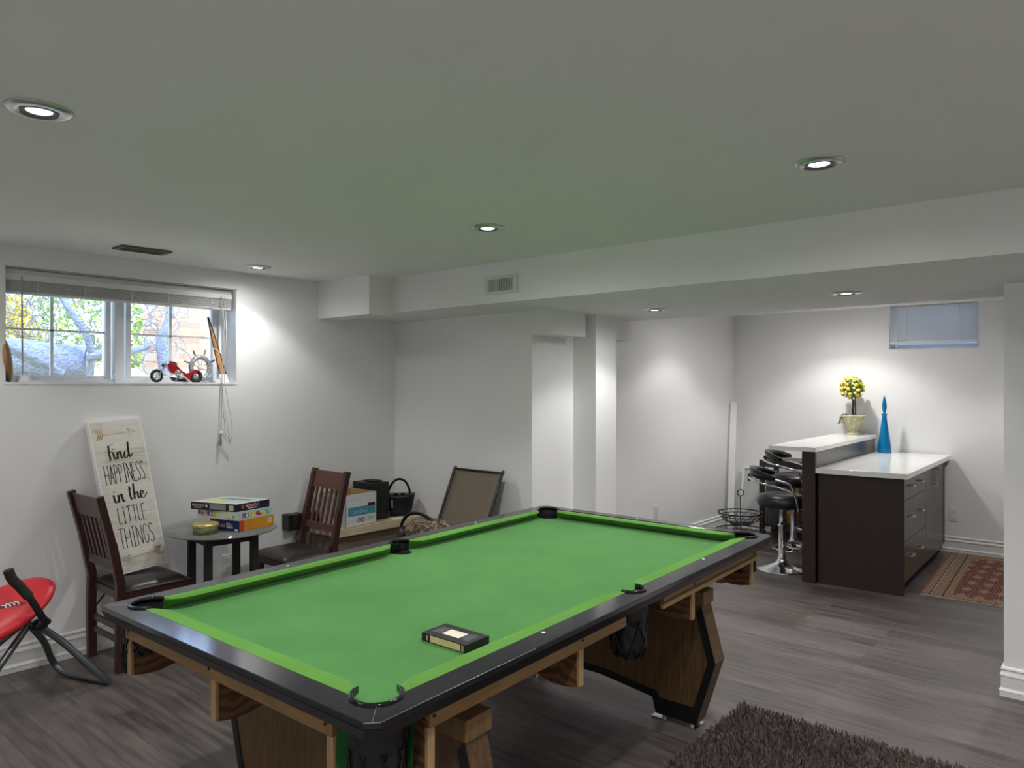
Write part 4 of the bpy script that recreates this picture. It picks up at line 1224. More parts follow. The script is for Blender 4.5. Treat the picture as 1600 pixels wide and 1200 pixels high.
txt_on(g1, fnL, 'PARENTS', M['white_ink'], .130, .016, .014, .050)
part(g1, 'corner_mark', quad_on(fnL, .195, .222, .004, .014), M['white_ink'])
fnR = face_fn(q[0], q[1], TZ)
part(g1, 'red_panel', quad_on(fnR, .0, .035, 0, .064, .0004), M['red_ink'])
part(g1, 'price_label', quad_on(fnR, .215, .248, .022, .048), M['tape_label'])
br3 = MB()
for i in range(7): br3.add(quad_on(fnR, .219 + i * .0038, .2208 + i * .0038, .026, .044, .0009).v, [(0, 1, 2, 3)])
part(g1, 'bar_code', br3, M['grey_ink'])

g2, q = carton('board_game_box', 'pale cream and blue board game box, middle of the stack on the round table', (2.245, 4.052), (2.496, 4.094), (2.168, 4.385), .7445, .7935, [M['pale_card'], M['pale_card'], M['sky_card'], M['pale_card']])
fnL = face_fn(q[3], q[0], .7445); fnR = face_fn(q[0], q[1], .7445)
def tiles(t, fn, u0, v0, s_, cols='LIFE'):
    for i, (c, m_) in enumerate(zip(cols, ('purple', 'mid_blue', 'green_ink', 'yellow_ink'))):
        tl = part(t, 'letter_tile', quad_on(fn, u0 + i * s_ * 1.05, u0 + i * s_ * 1.05 + s_, v0, v0 + s_ * 1.25, .0005), M[m_])
        txt_on(tl, lambda u, v, w_, fn=fn: fn(u, v, w_ + .0004), c, M['white_ink'], u0 + i * s_ * 1.05 + s_ * .25, v0 + s_ * .2, s_ * .85, s_ * .45)
tiles(g2, fnL, .080, .012, .024); tiles(g2, fnR, .032, .010, .022)
pic = MB(); pic2 = MB(); pic3 = MB()
for (fn, u, v, r_, tgt) in [(fnL, .02, .028, .012, pic), (fnL, .045, .022, .010, pic), (fnR, .145, .026, .014, pic), (fnR, .165, .018, .010, pic), (fnR, .178, .030, .012, pic2), (fnR, .20, .022, .011, pic2), (fnR, .222, .018, .009, pic3), (fnR, .212, .034, .007, pic3)]:
    tgt.add([fn(u + r_ * cos(a * pi / 4), v + r_ * sin(a * pi / 4), .0006) for a in range(8)], [tuple(range(8))])
part(g2, 'red_artwork', pic, M['red_ink']); part(g2, 'yellow_artwork', pic2, M['yellow_ink']); part(g2, 'dark_artwork', pic3, M['grey_ink'])
part(g2, 'bar_code', quad_on(fnL, .298, .318, .006, .028), M['green_ink'])
part(g2, 'small_print', quad_on(fnL, .250, .288, .004, .010), M['red_ink'])

g3, q = carton('board_game_box', 'black board game box with pink lettering, topmost of the stack on the round table', (2.246, 4.066), (2.487, 4.108), (2.127, 4.385), .794, .8395, [M['navy_dark'], M['pale_card'], M['navy_dark'], M['navy_dark']])
fnL = face_fn(q[3], q[0], .794); fnR = face_fn(q[0], q[1], .794)
txt_on(g3, fnL, 'MONOPOLY', M['pinkwhite'], .012, .020, .015, .090)
part(g3, 'subtitle_strip', quad_on(fnL, .026, .078, .011, .016), M['pinkwhite'])
part(g3, 'diamond_mark', MB().add([fnL(.118, .014, .0006), fnL(.127, .025, .0006), fnL(.118, .036, .0006), fnL(.109, .025, .0006)], [(0, 1, 2, 3)]), M['white_ink'])
part(g3, 'grey_panel', quad_on(fnL, .142, .262, .006, .040, .0004), M['grey_ink'])
part(g3, 'bar_code', quad_on(fnL, .285, .318, .006, .036), M['tape_label'])
br3 = MB()
for i in range(7): br3.add(quad_on(fnL, .288 + i * .004, .290 + i * .004, .009, .033, .0009).v, [(0, 1, 2, 3)])
part(g3, 'bar_code_lines', br3, M['grey_ink'])
txt_on(g3, fnR, 'MONOPOLY', M['pinkwhite'], .070, .018, .018, .095)
part(g3, 'subtitle_strip', quad_on(fnR, .085, .145, .009, .014), M['pinkwhite'])
part(g3, 'round_mark', MB().add([fnR(.045 + .012 * cos(a * pi / 5), .026 + .012 * sin(a * pi / 5), .0006) for a in range(10)], [tuple(range(10))]), M['red_ink'])
# lid print
Nn = Vector((*q[0], .8397)); ex = (Vector((*q[1], .8397)) - Nn).normalized(); ey = (Vector((*q[3], .8397)) - Nn).normalized()
fnT = lambda u, v, w_: Nn + ex * u + ey * v + Vector((0, 0, w_))
part(g3, 'lid_panel', quad_on(fnT, .055, .23, .02, .32, .0004), M['sky_card'])
txt_on(g3, lambda u, v, w_: fnT(.19 - v + .0, u, w_) , 'MONOPOLY', M['red_ink'], .06, .0, .05, .22)
part(g3, 'lid_artwork', MB().add([fnT(.08 + .03 * cos(a * pi / 6), .22 + .05 * sin(a * pi / 6), .0008) for a in range(12)], [tuple(range(12))]), M['yellow_ink'])

tn = thing('round_tin', 'round olive tin with golden lid on the round table', 'tin', (2.108, 4.168, TZ))
part(tn, 'can', MB().lathe([(.068, 0), (.070, .004), (.070, .046), (.066, .048)], (2.108, 4.168, TZ), 36), M['tin'])
part(tn, 'lid', MB().lathe([(.071, .040), (.073, .043), (.073, .056), (.069, .058), (.0, .0575)], (2.108, 4.168, TZ), 36), M['tin_gold'])

# wall outlet under the table
def outlet(lab, c, xd, nd, wd=.07, ht=.115):
    c = Vector(c); xd = Vector(xd); nd = Vector(nd); z = Vector((0, 0, 1))
    t = thing('wall_outlet', lab, 'outlet', tuple(c))
    def hb(u0, u1, v0, v1, w0, w1):
        f_ = lambda u, v, w_: c + xd * u + z * v + nd * w_
        return MB().hexa([f_(u0, v0, w0), f_(u1, v0, w0), f_(u1, v0, w1), f_(u0, v0, w1)], [f_(u0, v1, w0), f_(u1, v1, w0), f_(u1, v1, w1), f_(u0, v1, w1)])
    part(t, 'cover_plate', hb(-wd / 2, wd / 2, -ht / 2, ht / 2, .0005, .006), M['white_plastic'], bevel=.002)
    for s_ in (-.023, .023):
        so = part(t, 'socket', hb(-.016, .016, s_ - .016, s_ + .016, .006, .0085), M['trim'], bevel=.002)
        sl_ = MB()
        for (u, v) in ((-.007, .005), (.007, .005)): m_ = hb(u - .0012, u + .0012, s_ + v - .005, s_ + v + .005, .0085, .0089); sl_.add(m_.v, m_.f)
        m_ = hb(-.002, .002, s_ - .011, s_ - .007, .0085, .0089); sl_.add(m_.v, m_.f)
        part(so, 'slots', sl_, M['ink'])
outlet('white wall outlet near the floor behind the round table', (2.49, YW, .36), (1, 0, 0), (0, -1, 0))
outlet('white wall outlet just right of the bar cabinet', (XF, 1.338, .345), (0, -1, 0), (-1, 0, 0))
outlet('white wall outlet on the far wall between the column and the bar corner', (6.085, YF, .36), (1, 0, 0), (0, -1, 0))

# ------------------------------------------------------------------ low pine bench in the corner with what stands on it
bn = thing('low_bench', 'light pine bench along the window wall, carrying the white carton and black bag', 'bench', (3.47, 4.38, 0))
BZ = .54
part(bn, 'front_board', MB().box(3.085, 3.90, 4.228, 4.335, BZ - .055, BZ), M['pine'], bevel=.003)
part(bn, 'back_board', MB().box(3.075, 3.90, 4.345, 4.595, BZ - .052, BZ - .002), M['pine'], bevel=.003)
part(bn, 'front_panel', MB().box(3.13, 3.76, 4.30, 4.318, .0, BZ - .056), M['pine_dark'], label='brown front panel')
part(bn, 'side_panel', MB().box(3.10, 3.125, 4.33, 4.58, 0, BZ - .056), M['pine_dark'])
part(bn, 'side_panel', MB().box(3.80, 3.825, 4.32, 4.58, 0, BZ - .056), M['pine'])

# open white carton
cb = thing('open_carton', 'open white cardboard carton with teal label on the pine bench', 'box', (3.30, 4.40, BZ))
A0 = Vector((3.158, 4.240)); A1 = Vector((3.447, 4.262)); dx_ = (A1 - A0); nx_ = Vector((-dx_.y, dx_.x)).normalized() * .285
A2 = A1 + nx_; A3 = A0 + nx_; CZ = BZ + .228; wt = .006
def wallp(a, b, z1a, z1b, th=wt):
    a = Vector(a); b = Vector(b); n = Vector((-(b - a).y, (b - a).x)).normalized() * th
    return MB().hexa([(*a, BZ + .001), (*b, BZ + .001), (*(b + n), BZ + .001), (*(a + n), BZ + .001)], [(*a, z1a), (*b, z1b), (*(b + n), z1b), (*(a + n), z1a)])
for k_, (a, b) in enumerate(((A0, A1), (A1, A2), (A2, A3), (A3, A0))):
    m_ = wallp(a, b, CZ, CZ); m_.mi = [0, 0, 0, 0, 1, 0]; part(cb, 'side', m_, [M['box_white'], M['card_in']])
part(cb, 'bottom', MB().hexa([(*A0, BZ + .001), (*A1, BZ + .001), (*A2, BZ + .001), (*A3, BZ + .001)], [(*A0, BZ + .004), (*A1, BZ + .004), (*A2, BZ + .004), (*A3, BZ + .004)]), M['card_in'])
# tucked flap seen inside the left end
part(cb, 'inner_flap', MB().add([(*(A0 + nx_ * .1 + dx_ * .04), CZ - .002), (*(A3 - nx_ * .1 + dx_ * .04), CZ - .002), (*(A3 - nx_ * .2 + dx_ * .16), CZ - .075), (*(A0 + nx_ * .2 + dx_ * .16), CZ - .075)], [(0, 1, 2, 3)]), M['card_in'])
# outer sleeve lip on the left end and front
part(cb, 'lid_fold', wallp(A0 - dx_.normalized() * .012 + nx_ * .12, A0 - dx_.normalized() * .012 + nx_ * .02, CZ - .004, CZ - .004, .008), M['box_white'])
part(cb, 'lid_fold', wallp(A0 - dx_.normalized() * .050 + nx_ * .55, A0 - dx_.normalized() * .030 + nx_ * .22, CZ - .012, CZ - .012, .010), M['box_white'])
ff = face_fn(A0, A1, BZ, 0)
W_ = dx_.length
part(cb, 'teal_label', quad_on(ff, .022, W_ - .012, .075, .138, .001), M['teal'])
part(cb, 'black_label', quad_on(ff, W_ - .085, W_ - .015, .133, .155, .0014), M['ink'])
part(cb, 'red_label', quad_on(ff, W_ - .080, W_ - .055, .137, .151, .0018), M['maroon'])
txt_on(cb, lambda u, v, w_: ff(u, v, w_ + .0016), 'EarthChoice', M['pale_teal'], .075, .092, .024, .125)
part(cb, 'fold_line', quad_on(ff, .004, .14, .190, .1925, .001), M['cord'])
part(cb, 'fold_line', quad_on(ff, .004, .0065, .02, .170, .001), M['cord'])
sy_ = MB()
for (u, r_) in ((.125, .015), (.158, .0145)):
    sy_.ribbon([(u + r_ * cos(a * pi / 8), .042 + r_ * sin(a * pi / 8)) for a in range(17)], ff, .005, .001)
    sy_.ribbon([(u - .004, .038), (u + .004, .048)], ff, .004, .001)
part(cb, 'recycling_marks', sy_, M['ink'])
sy2 = MB()
for u in (.030, .060, .090): sy2.ribbon([(u - .007, .032), (u, .050), (u + .007, .032)], ff, .002, .001); sy2.ribbon([(u - .007, .026), (u + .007, .026)], ff, .002, .001)
sy2.ribbon([(.183, .060), (.186, .045), (.183, .030)], ff, .002, .001)
part(cb, 'handling_marks', sy2, M['grey_ink'])
cd_ = MB()
for i in range(7): cd_.ribbon([(.205 + i * .009, .030), (.205 + i * .009, .062)], ff, .004 if i % 2 else .002, .001)
part(cb, 'bar_code', cd_, M['grey_ink'])

sb = thing('black_speaker_box', 'black box-shaped speaker on the pine bench between the white carton and black bag', 'speaker', (3.57, 4.44, BZ))
part(sb, 'cabinet', MB().box(3.475, 3.635, 4.345, 4.575, BZ, .812), M['black_plastic'], bevel=.004)
part(sb, 'remote_holder', MB().box(3.52, 3.60, 4.38, 4.50, .813, .825), M['black_matte'], bevel=.003)
part(sb, 'foot_bar', MB().box(3.50, 3.64, 4.325, 4.345, BZ + .01, BZ + .055), M['black_plastic'], bevel=.003)

hb_ = thing('black_handbag', 'black basket-like handbag with tall loop handle on the right end of the bench', 'bag', (3.745, 4.36, BZ))
bc = Vector((3.755, 4.365)); hd = Vector((.80, -.60)).normalized(); hn = Vector((.60, .80))
def HB(u, v, z): q_ = bc + hd * u + hn * v; return (q_.x, q_.y, z)
mb = MB(); vs = []; N_ = 20; lv = [(0, .66), (.03, .80), (.08, .90), (.14, 1.0), (.155, 1.03)]
for z, k_ in lv:
    for i in range(N_):
        a = 2 * pi * i / N_; cu_ = cos(a); su_ = sin(a)
        ex_ = (abs(cu_) ** .6) * (1 if cu_ > 0 else -1); ey_ = (abs(su_) ** .6) * (1 if su_ > 0 else -1)
        vs.append(HB(.118 * k_ * ex_, .075 * k_ * ey_, BZ + .001 + z + .012 * abs(cu_) * (z > .1)))
fs = [(j * N_ + i, j * N_ + (i + 1) % N_, (j + 1) * N_ + (i + 1) % N_, (j + 1) * N_ + i) for j in range(4) for i in range(N_)] + [tuple(range(N_))[::-1], tuple(4 * N_ + i for i in range(N_))]
mb.add(vs, fs, True)
part(hb_, 'body', mb, M['black_plastic'])
part(hb_, 'handle', MB().tube(smooth_path([HB(-.088, 0, BZ + .15), HB(-.080, 0, BZ + .20), HB(-.045, 0, BZ + .258), HB(0.0, 0, BZ + .278), HB(.045, 0, BZ + .258), HB(.075, 0, BZ + .20), HB(.080, 0, BZ + .15)]), .0095, 10), M['gloss_black'])
bk = MB()
for u in (-.10, -.03, .025): bk.cbox(HB(u, -.04, BZ + .168), (.024, .02, .018))
part(hb_, 'buckles', bk, M['gloss_black'])
part(hb_, 'side_tab', MB().cbox(HB(-.06, -.075, BZ + .10), (.012, .006, .06)), M['grey_ink'])
single('paper_sheet', MB().box(3.60, 3.70, 4.24, 4.31, BZ + .0005, BZ + .002), M['tape_label'], 'cream paper sheet lying on the bench in front of the black speaker box', 'paper', (3.65, 4.27, BZ))

# black box on the wall, low, left of the second chair
sbar = thing('wall_box', 'black oblong box fixed low on the window wall behind the reddish chair', 'wall box', (3.0, 4.58, .52))
part(sbar, 'housing', MB().box(2.90, 3.02, 4.545, 4.628, .52, .632), M['black_plastic'], bevel=.004)
part(sbar, 'screen', MB().box(2.935, 3.30, 4.535, 4.60, .535, .625), M['black_matte'], bevel=.003)
part(sbar, 'cable', MB().tube(smooth_path([(3.0, 4.56, .53), (2.985, 4.585, .46), (3.01, 4.59, .40), (3.05, 4.60, .33)]), .004, 6), M['black_plastic'])

# ------------------------------------------------------------------ patio chair with a leopard cushion
pch = thing('patio_chair', 'black framed patio chair with tall taupe mesh back beyond the pool table', 'chair', (3.55, 3.62, 0))
def SX_(z): return 3.70 + (z - .60) * .455
yA, yB = 3.392, 3.858
sl2 = MB()
n = 10; vs = []
for i in range(n + 1):
    z = .42 + (.925 - .42) * i / n
    for j in range(9):
        y = yA + .012 + (yB - yA - .024) * j / 8; sag = .012 * (1 - (2 * j / 8 - 1) ** 2)
        vs.append((SX_(z) + sag, y, z))
sl2.add(vs, [(i * 9 + j, i * 9 + j + 1, (i + 1) * 9 + j + 1, (i + 1) * 9 + j) for i in range(n) for j in range(8)], True)
sb_ = part(pch, 'back_sling', sl2, M['sling'], label='taupe mesh sling')
md = sb_.modifiers.new('solid', 'SOLIDIFY'); md.thickness = .003
for y in (yA, yB):
    part(pch, 'back_frame', MB().tube([(SX_(.40), y, .40), (SX_(.93), y, .93), (SX_(.945) + .004, y, .943)], .011, 10), M['black_plastic'])
part(pch, 'top_bar', MB().tube([(SX_(.93), yA, .930), (SX_(.93), yB, .930)], .007, 8), M['black_plastic'])
st2 = MB(); vs = []
for i in range(9):
    x = 3.18 + (3.62 - 3.18) * i / 8
    for j in range(9):
        y = yA + .012 + (yB - yA - .024) * j / 8; vs.append((x, y, .44 - .02 * (i / 8) - .02 * (1 - (2 * j / 8 - 1) ** 2)))
st2.add(vs, [(i * 9 + j, i * 9 + j + 1, (i + 1) * 9 + j + 1, (i + 1) * 9 + j) for i in range(8) for j in range(8)], True)
o = part(pch, 'seat_sling', st2, M['sling']); md = o.modifiers.new('solid', 'SOLIDIFY'); md.thickness = .003
for y in (yA - .005, yB + .005):
    part(pch, 'seat_rail', MB().tube([(3.18, y, .44), (3.62, y, .42)], .012, 8), M['black_plastic'])
    part(pch, 'front_leg', MB().tube([(3.19, y, .44), (3.16, y, 0.012)], .0135, 10), M['black_plastic'])
    part(pch, 'rear_leg', MB().tube([(3.60, y, .42), (3.74, y, .012)], .012, 8), M['black_plastic'])
lb = thing('leopard_handbag', 'leopard print bag with glossy black loop handle on the mesh patio chair', 'bag', (3.41, 3.66, .44))
cs = MB(); vs = []; N_ = 24
for z, k_ in ((.445, .72), (.455, .86), (.50, .96), (.56, 1.0), (.60, .93), (.625, .74), (.638, .42), (.640, 0.02)):
    for i in range(N_):
        a = 2 * pi * i / N_; vs.append((3.41 + .105 * k_ * cos(a), 3.665 + .215 * k_ * sin(a), z + .012 * k_ * sin(a + 2.2) * (z > .5)))
cs.add(vs, [(j * N_ + i, j * N_ + (i + 1) % N_, (j + 1) * N_ + (i + 1) % N_, (j + 1) * N_ + i) for j in range(7) for i in range(N_)] + [tuple(range(N_))[::-1]], True)
part(lb, 'body', cs, M['leopard'])
part(lb, 'side_gusset', MB().ball((3.385, 3.885, .50), .062, 12, (1, .55, 1.1)), M['leather'], label='dark brown leather end')
part(lb, 'handle', MB().tube(smooth_path([(3.385, 3.925, .50), (3.40, 3.93, .57), (3.40, 3.885, .63), (3.40, 3.82, .663), (3.40, 3.74, .668), (3.40, 3.66, .652), (3.40, 3.60, .628)]), .0115, 10), M['gloss_black'])

# ------------------------------------------------------------------ red folding exercise stool at the left edge
rs = thing('red_folding_stool', 'red oval seated folding stool with grey tube legs at the left edge', 'stool', (1.18, 4.15, 0))
sc0 = Vector((1.068, 4.13, .470))
ua = Vector((.235, .04, .100)); ub = Vector((-.05, .12, -.0)); 
ua_n = ua.normalized(); ub = (ub - ua_n * ub.dot(ua_n)); ub_n = Vector((-.20, .80, .30)); ub_n = (ub_n - ua_n * ub_n.dot(ua_n)).normalized(); un_ = ua_n.cross(ub_n).normalized()
if un_.z < 0: un_ = -un_
def RS(u, v, w_): return sc0 + ua_n * u + ub_n * v + un_ * w_
La, Lb = .265, .155
mb = MB(); vs = []; N_ = 40; prof = [(0, .018), (.5, .017), (.85, .012), (.97, .0), (1.0, -.012), (.97, -.026), (.8, -.032), (0, -.032)]
for r_, w_ in prof:
    for k_ in range(N_): a = 2 * pi * k_ / N_; vs.append(RS(La * r_ * cos(a), Lb * r_ * sin(a), w_))
mb.add(vs, [(j * N_ + i, j * N_ + (i + 1) % N_, (j + 1) * N_ + (i + 1) % N_, (j + 1) * N_ + i) for j in range(len(prof) - 1) for i in range(N_)], True)
part(rs, 'seat', mb, M['red_vinyl'], label='tilted red oval seat')
lg_ = MB(); lf = lambda u, v, w_: RS(u, v, .0185 + w_)
lg_.add([lf(.10, -.075, .0), lf(.08, -.03, .0), lf(.0, .030, .0), lf(-.01, .0, 0)], [(0, 1, 2, 3)])
logo = part(rs, 'logo_patch', lg_, M['maroon'])
lw_ = MB()
for q_ in range(4): lw_.ribbon([(.028 + q_ * .015, -.030 - q_ * .008), (.034 + q_ * .015, -.012 - q_ * .008), (.024 + q_ * .015, .004 - q_ * .009)], lambda u, v, w_: lf(u, v, w_ + .0008), .0065)
part(logo, 'white_marks', lw_, M['white_ink'], label='white slanted marks')
piv = Vector((1.225, 4.13, .375))
FT = Vector((1.532, 4.055, .018))      # front foot
part(rs, 'front_tube', MB().tube(smooth_path([piv + Vector((.0, -.03, .0)), (1.33, 4.10, .27), (1.44, 4.06, .13), (1.515, 4.045, .035), FT]), .0165, 12), M['steel'])
part(rs, 'floor_tube', MB().tube(smooth_path([piv + Vector((-.01, .06, -.01)), (1.31, 4.28, .23), (1.385, 4.40, .085), (1.425, 4.36, .022), (1.48, 4.20, .018), FT]), .0165, 12), M['steel'])
part(rs, 'rear_tube', MB().tube([piv + Vector((-.03, .0, .0)), (1.04, 4.07, .20), (.84, 4.00, .018)], .0165, 12), M['steel'])
part(rs, 'rear_tube', MB().tube(smooth_path([(.84, 4.00, .018), (.80, 4.2, .018), (.86, 4.36, .02), (1.00, 4.33, .17), piv + Vector((-.03, .06, .0))]), .0165, 12), M['steel'])
hp = [Vector((1.255, 4.05, .395)), Vector((1.210, 3.97, .440)), Vector((1.184, 3.96, .490)), Vector((1.150, 3.96, .555)), Vector((1.112, 3.96, .612)), Vector((1.082, 3.96, .652)), Vector((1.066, 3.96, .697))]
part(rs, 'handle_bar', MB().tube(smooth_path(hp[:4]), .016, 10), M['black_plastic'])
part(rs, 'foam_grip', MB().tube(smooth_path(hp[3:]), .022, 12), M['black_rubber'], label='black foam grip')
part(rs, 'hinge_bracket', MB().ball(piv + Vector((.01, -.03, .0)), .038, 10, (1.1, .9, .8)), M['black_plastic'])
hb2 = MB(); hb2.ball(piv + Vector((.028, -.04, -.008)), .006, 6); part(rs, 'bolt', hb2, M['nickel'])

# ------------------------------------------------------------------ bar counter
BO = Vector((5.945, 1.335)); br = radians(1.6)
bx = Vector((cos(br), sin(br))); by_ = Vector((-sin(br) - .02, cos(br))).normalized()
def Bp(u, v, z): q_ = BO + bx * u + by_ * v; return (q_.x, q_.y, z)
def bbox(u0, u1, v0, v1, z0, z1, mb=None):
    mb = mb or MB()
    return mb.hexa([Bp(u0, v0, z0), Bp(u1, v0, z0), Bp(u1, v1, z0), Bp(u0, v1, z0)], [Bp(u0, v0, z1), Bp(u1, v0, z1), Bp(u1, v1, z1), Bp(u0, v1, z1)])
UL = 1.835
cab = thing('bar_cabinet', 'dark espresso bar cabinet with drawers and doors standing against the far right wall', 'cabinet', Bp(.9, .3, 0))
part(cab, 'end_panel', bbox(0, .022, .0, .60, .0, .855), M['espresso'], bevel=.001)
part(cab, 'body', bbox(.022, UL, .022, .60, .09, .855), M['espresso'])
part(cab, 'toe_kick', bbox(.022, UL, .07, .59, .0, .09), M['black_matte'])
def front(u0, u1, z0, z1, nm, lab):
    return part(cab, nm, bbox(u0, u1, .002, .021, z0, z1), M['espresso_front'], label=lab, bevel=.0015)
du = [.026, .815, 1.215, 1.60]
def bar_handle(p_, u, z, L2=.10, vert=False):
    mb = MB()
    if not vert:
        bbox(u - L2 / 2, u + L2 / 2, -.028, -.014, z - .006, z + .006, mb); bbox(u - L2 / 2, u - L2 / 2 + .01, -.016, .002, z - .006, z + .006, mb); bbox(u + L2 / 2 - .01, u + L2 / 2, -.016, .002, z - .006, z + .006, mb)
    else:
        bbox(u - .006, u + .006, -.030, -.018, z - L2 / 2, z + L2 / 2, mb); bbox(u - .006, u + .006, -.020, .002, z - L2 / 2, z - L2 / 2 + .012, mb); bbox(u - .006, u + .006, -.020, .002, z + L2 / 2 - .012, z + L2 / 2, mb)
    part(p_, 'handle', mb, M['nickel'], bevel=.0015)
for k_, (z0, z1, zh) in enumerate(((.695, .852, .785), (.392, .691, .555), (.095, .388, .262))):
    d_o = front(du[0], du[1] - .004, z0, z1, 'drawer', ('shallow top drawer', 'middle drawer', 'bottom drawer')[k_])
    bar_handle(d_o, .235, zh); bar_handle(d_o, .585, zh)
d1_ = front(du[1], du[2] - .004, .095, .852, 'door', None); bar_handle(d1_, du[2] - .05, .755, .145, True)
d2_ = front(du[2], du[3], .095, .852, 'door', None); bar_handle(d2_, du[2] + .05, .755, .145, True)
single('bar_worktop', bbox(-.03, UL + .018, -.028, .615, .857, .897), M['quartz'], 'white quartz worktop on the dark bar cabinet', 'worktop', Bp(.9, .3, .86), bevel=.003)
kw = thing('bar_partition', 'dark raised partition behind the bar cabinet, holding the higher white ledge', 'partition', Bp(.9, .66, 0))
part(kw, 'core', bbox(-.005, UL + .02, .622, .700, 0, 1.022), M['espresso'], bevel=.001)
part(kw, 'backsplash', bbox(.012, UL + .02, .6165, .622, .899, 1.022), M['espresso_front'])
part(kw, 'end_post', bbox(-.038, -.006, .612, .712, 0, 1.022), M['espresso'], bevel=.002)
single('bar_ledge', bbox(-.065, UL + .012, .600, .965, 1.024, 1.058), M['quartz'], 'narrow raised white quartz bar ledge beside the cabinet worktop', 'ledge', Bp(.9, .78, 1.03), bevel=.003)

# urn with yellow rose topiary
uc = Vector(Bp(1.70, .775, 1.0585))
ur = thing('rose_topiary', 'cream urn holding a ball of yellow roses on the raised bar ledge', 'topiary', tuple(uc))
part(ur, 'urn', MB().lathe([(0, 0), (.066, 0), (.068, .010), (.058, .020), (.042, .030), (.040, .044), (.052, .062), (.078, .10), (.098, .145), (.102, .168), (.114, .176), (.116, .188), (.106, .192), (.098, .176), (.0, .168)], tuple(uc), 32), M['urn'])
rb = MB()
for k_ in range(14):
    a = 2 * pi * k_ / 14
    rb.tube([(uc.x + r_ * cos(a), uc.y + r_ * sin(a), uc.z + z) for r_, z in ((.050, .058), (.078, .098), (.100, .145), (.104, .17))], .0065, 6)
part(ur, 'ribs', rb, M['urn'])
vr = Vector((.651, -.759))      # along the picture plane
for sgx in (-1,):
    hnd = [uc + Vector((vr.x * q, vr.y * q, z)) for q, z in ((-.098, .165), (-.128, .175), (-.135, .14), (-.112, .115), (-.085, .105))]
    part(ur, 'urn_handle', MB().tube(smooth_path(hnd), .008, 8), M['urn'])
part(ur, 'trunk', MB().tube(smooth_path([uc + Vector((.0, 0, .165)), uc + Vector((-.004, .004, .23)), uc + Vector((.002, 0, .30)), uc + Vector((-.012, .006, .375))]), .011, 8), M['bark'])
part(ur, 'trunk', MB().tube(smooth_path([uc + Vector((.012, -.012, .165)), uc + Vector((.016, -.016, .24)), uc + Vector((.012, -.012, .37))]), .006, 6), M['bark'])
fc = uc + Vector((-.010, .006, .455))
part(ur, 'leaf_core', MB().ball(fc, .088, 14), M['leaf'])
vine = MB()
for k_ in range(14):
    a = random.random() * 2 * pi; r_ = random.uniform(.02, .095)
    q_ = uc + Vector((r_ * cos(a), r_ * sin(a), .178 + random.random() * .015)); vine.ball(q_, .014, 6, (1.3, 1, .5))
for k_ in range(7):
    q_ = uc + Vector((vr.x * (-.10 - .007 * k_), vr.y * (-.10 - .007 * k_), .195 - .014 * k_)); vine.ball(q_, .013, 6, (1.2, .8, .6))
part(ur, 'moss', vine, M['leaf'])
k_ = 0
lvm = MB()
gold_a = pi * (3 - 5 ** .5); NR = 90
for i in range(NR):
    y = 1 - 2 * (i + .5) / NR; rr = (1 - y * y) ** .5; th = gold_a * i
    d = Vector((cos(th) * rr, sin(th) * rr, y)); R_ = .098 + random.uniform(-.008, .010)
    q_ = fc + d * R_
    if i % 3 == 0:
        fl = part(ur, 'rose', MB().ball(q_, .021, 10, (1, 1, .95)), M['yellow'])
        part(fl, 'rose_heart', MB().ball(q_ + d * .012, .0115, 8), M['rose_core'])
    elif i % 3 == 1:
        part(ur, 'small_flower', MB().ball(q_, random.uniform(.011, .016), 7), random.choice([M['pale_yellow'], M['lime'], M['white_ink']]))
    else:
        u_ = d.cross(Vector((0, 0, 1))).normalized(); w_ = d.cross(u_)
        a = random.random() * 6; p_ = u_ * cos(a) + w_ * sin(a); q2 = d.cross(p_)
        lvm.add([q_, q_ + p_ * .02 + q2 * .011 + d * .01, q_ + p_ * .045 + d * .012, q_ + p_ * .02 - q2 * .011 + d * .01], [(0, 1, 2, 3)])
lo = part(ur, 'leaves', lvm, M['leaf']); lo['kind'] = 'stuff'

# blue glass decanter
bc_ = Vector(Bp(1.700, .500, .898))
bd = thing('glass_decanter', 'tall blue glass decanter with pointed stopper on the worktop against the wall', 'decanter', tuple(bc_))
part(bd, 'bottle', MB().lathe([(0, 0), (.056, 0), (.061, .008), (.058, .06), (.048, .14), (.036, .22), (.025, .30), (.0205, .345), (.0205, .352), (.026, .362), (.0265, .370), (.0, .371)], tuple(bc_), 28), M['blue_glass'])
part(bd, 'stopper', MB().lathe([(.009, .371), (.012, .385), (.020, .415), (.022, .445), (.017, .48), (.009, .52), (.0, .545)], tuple(bc_), 20), M['blue_glass'])

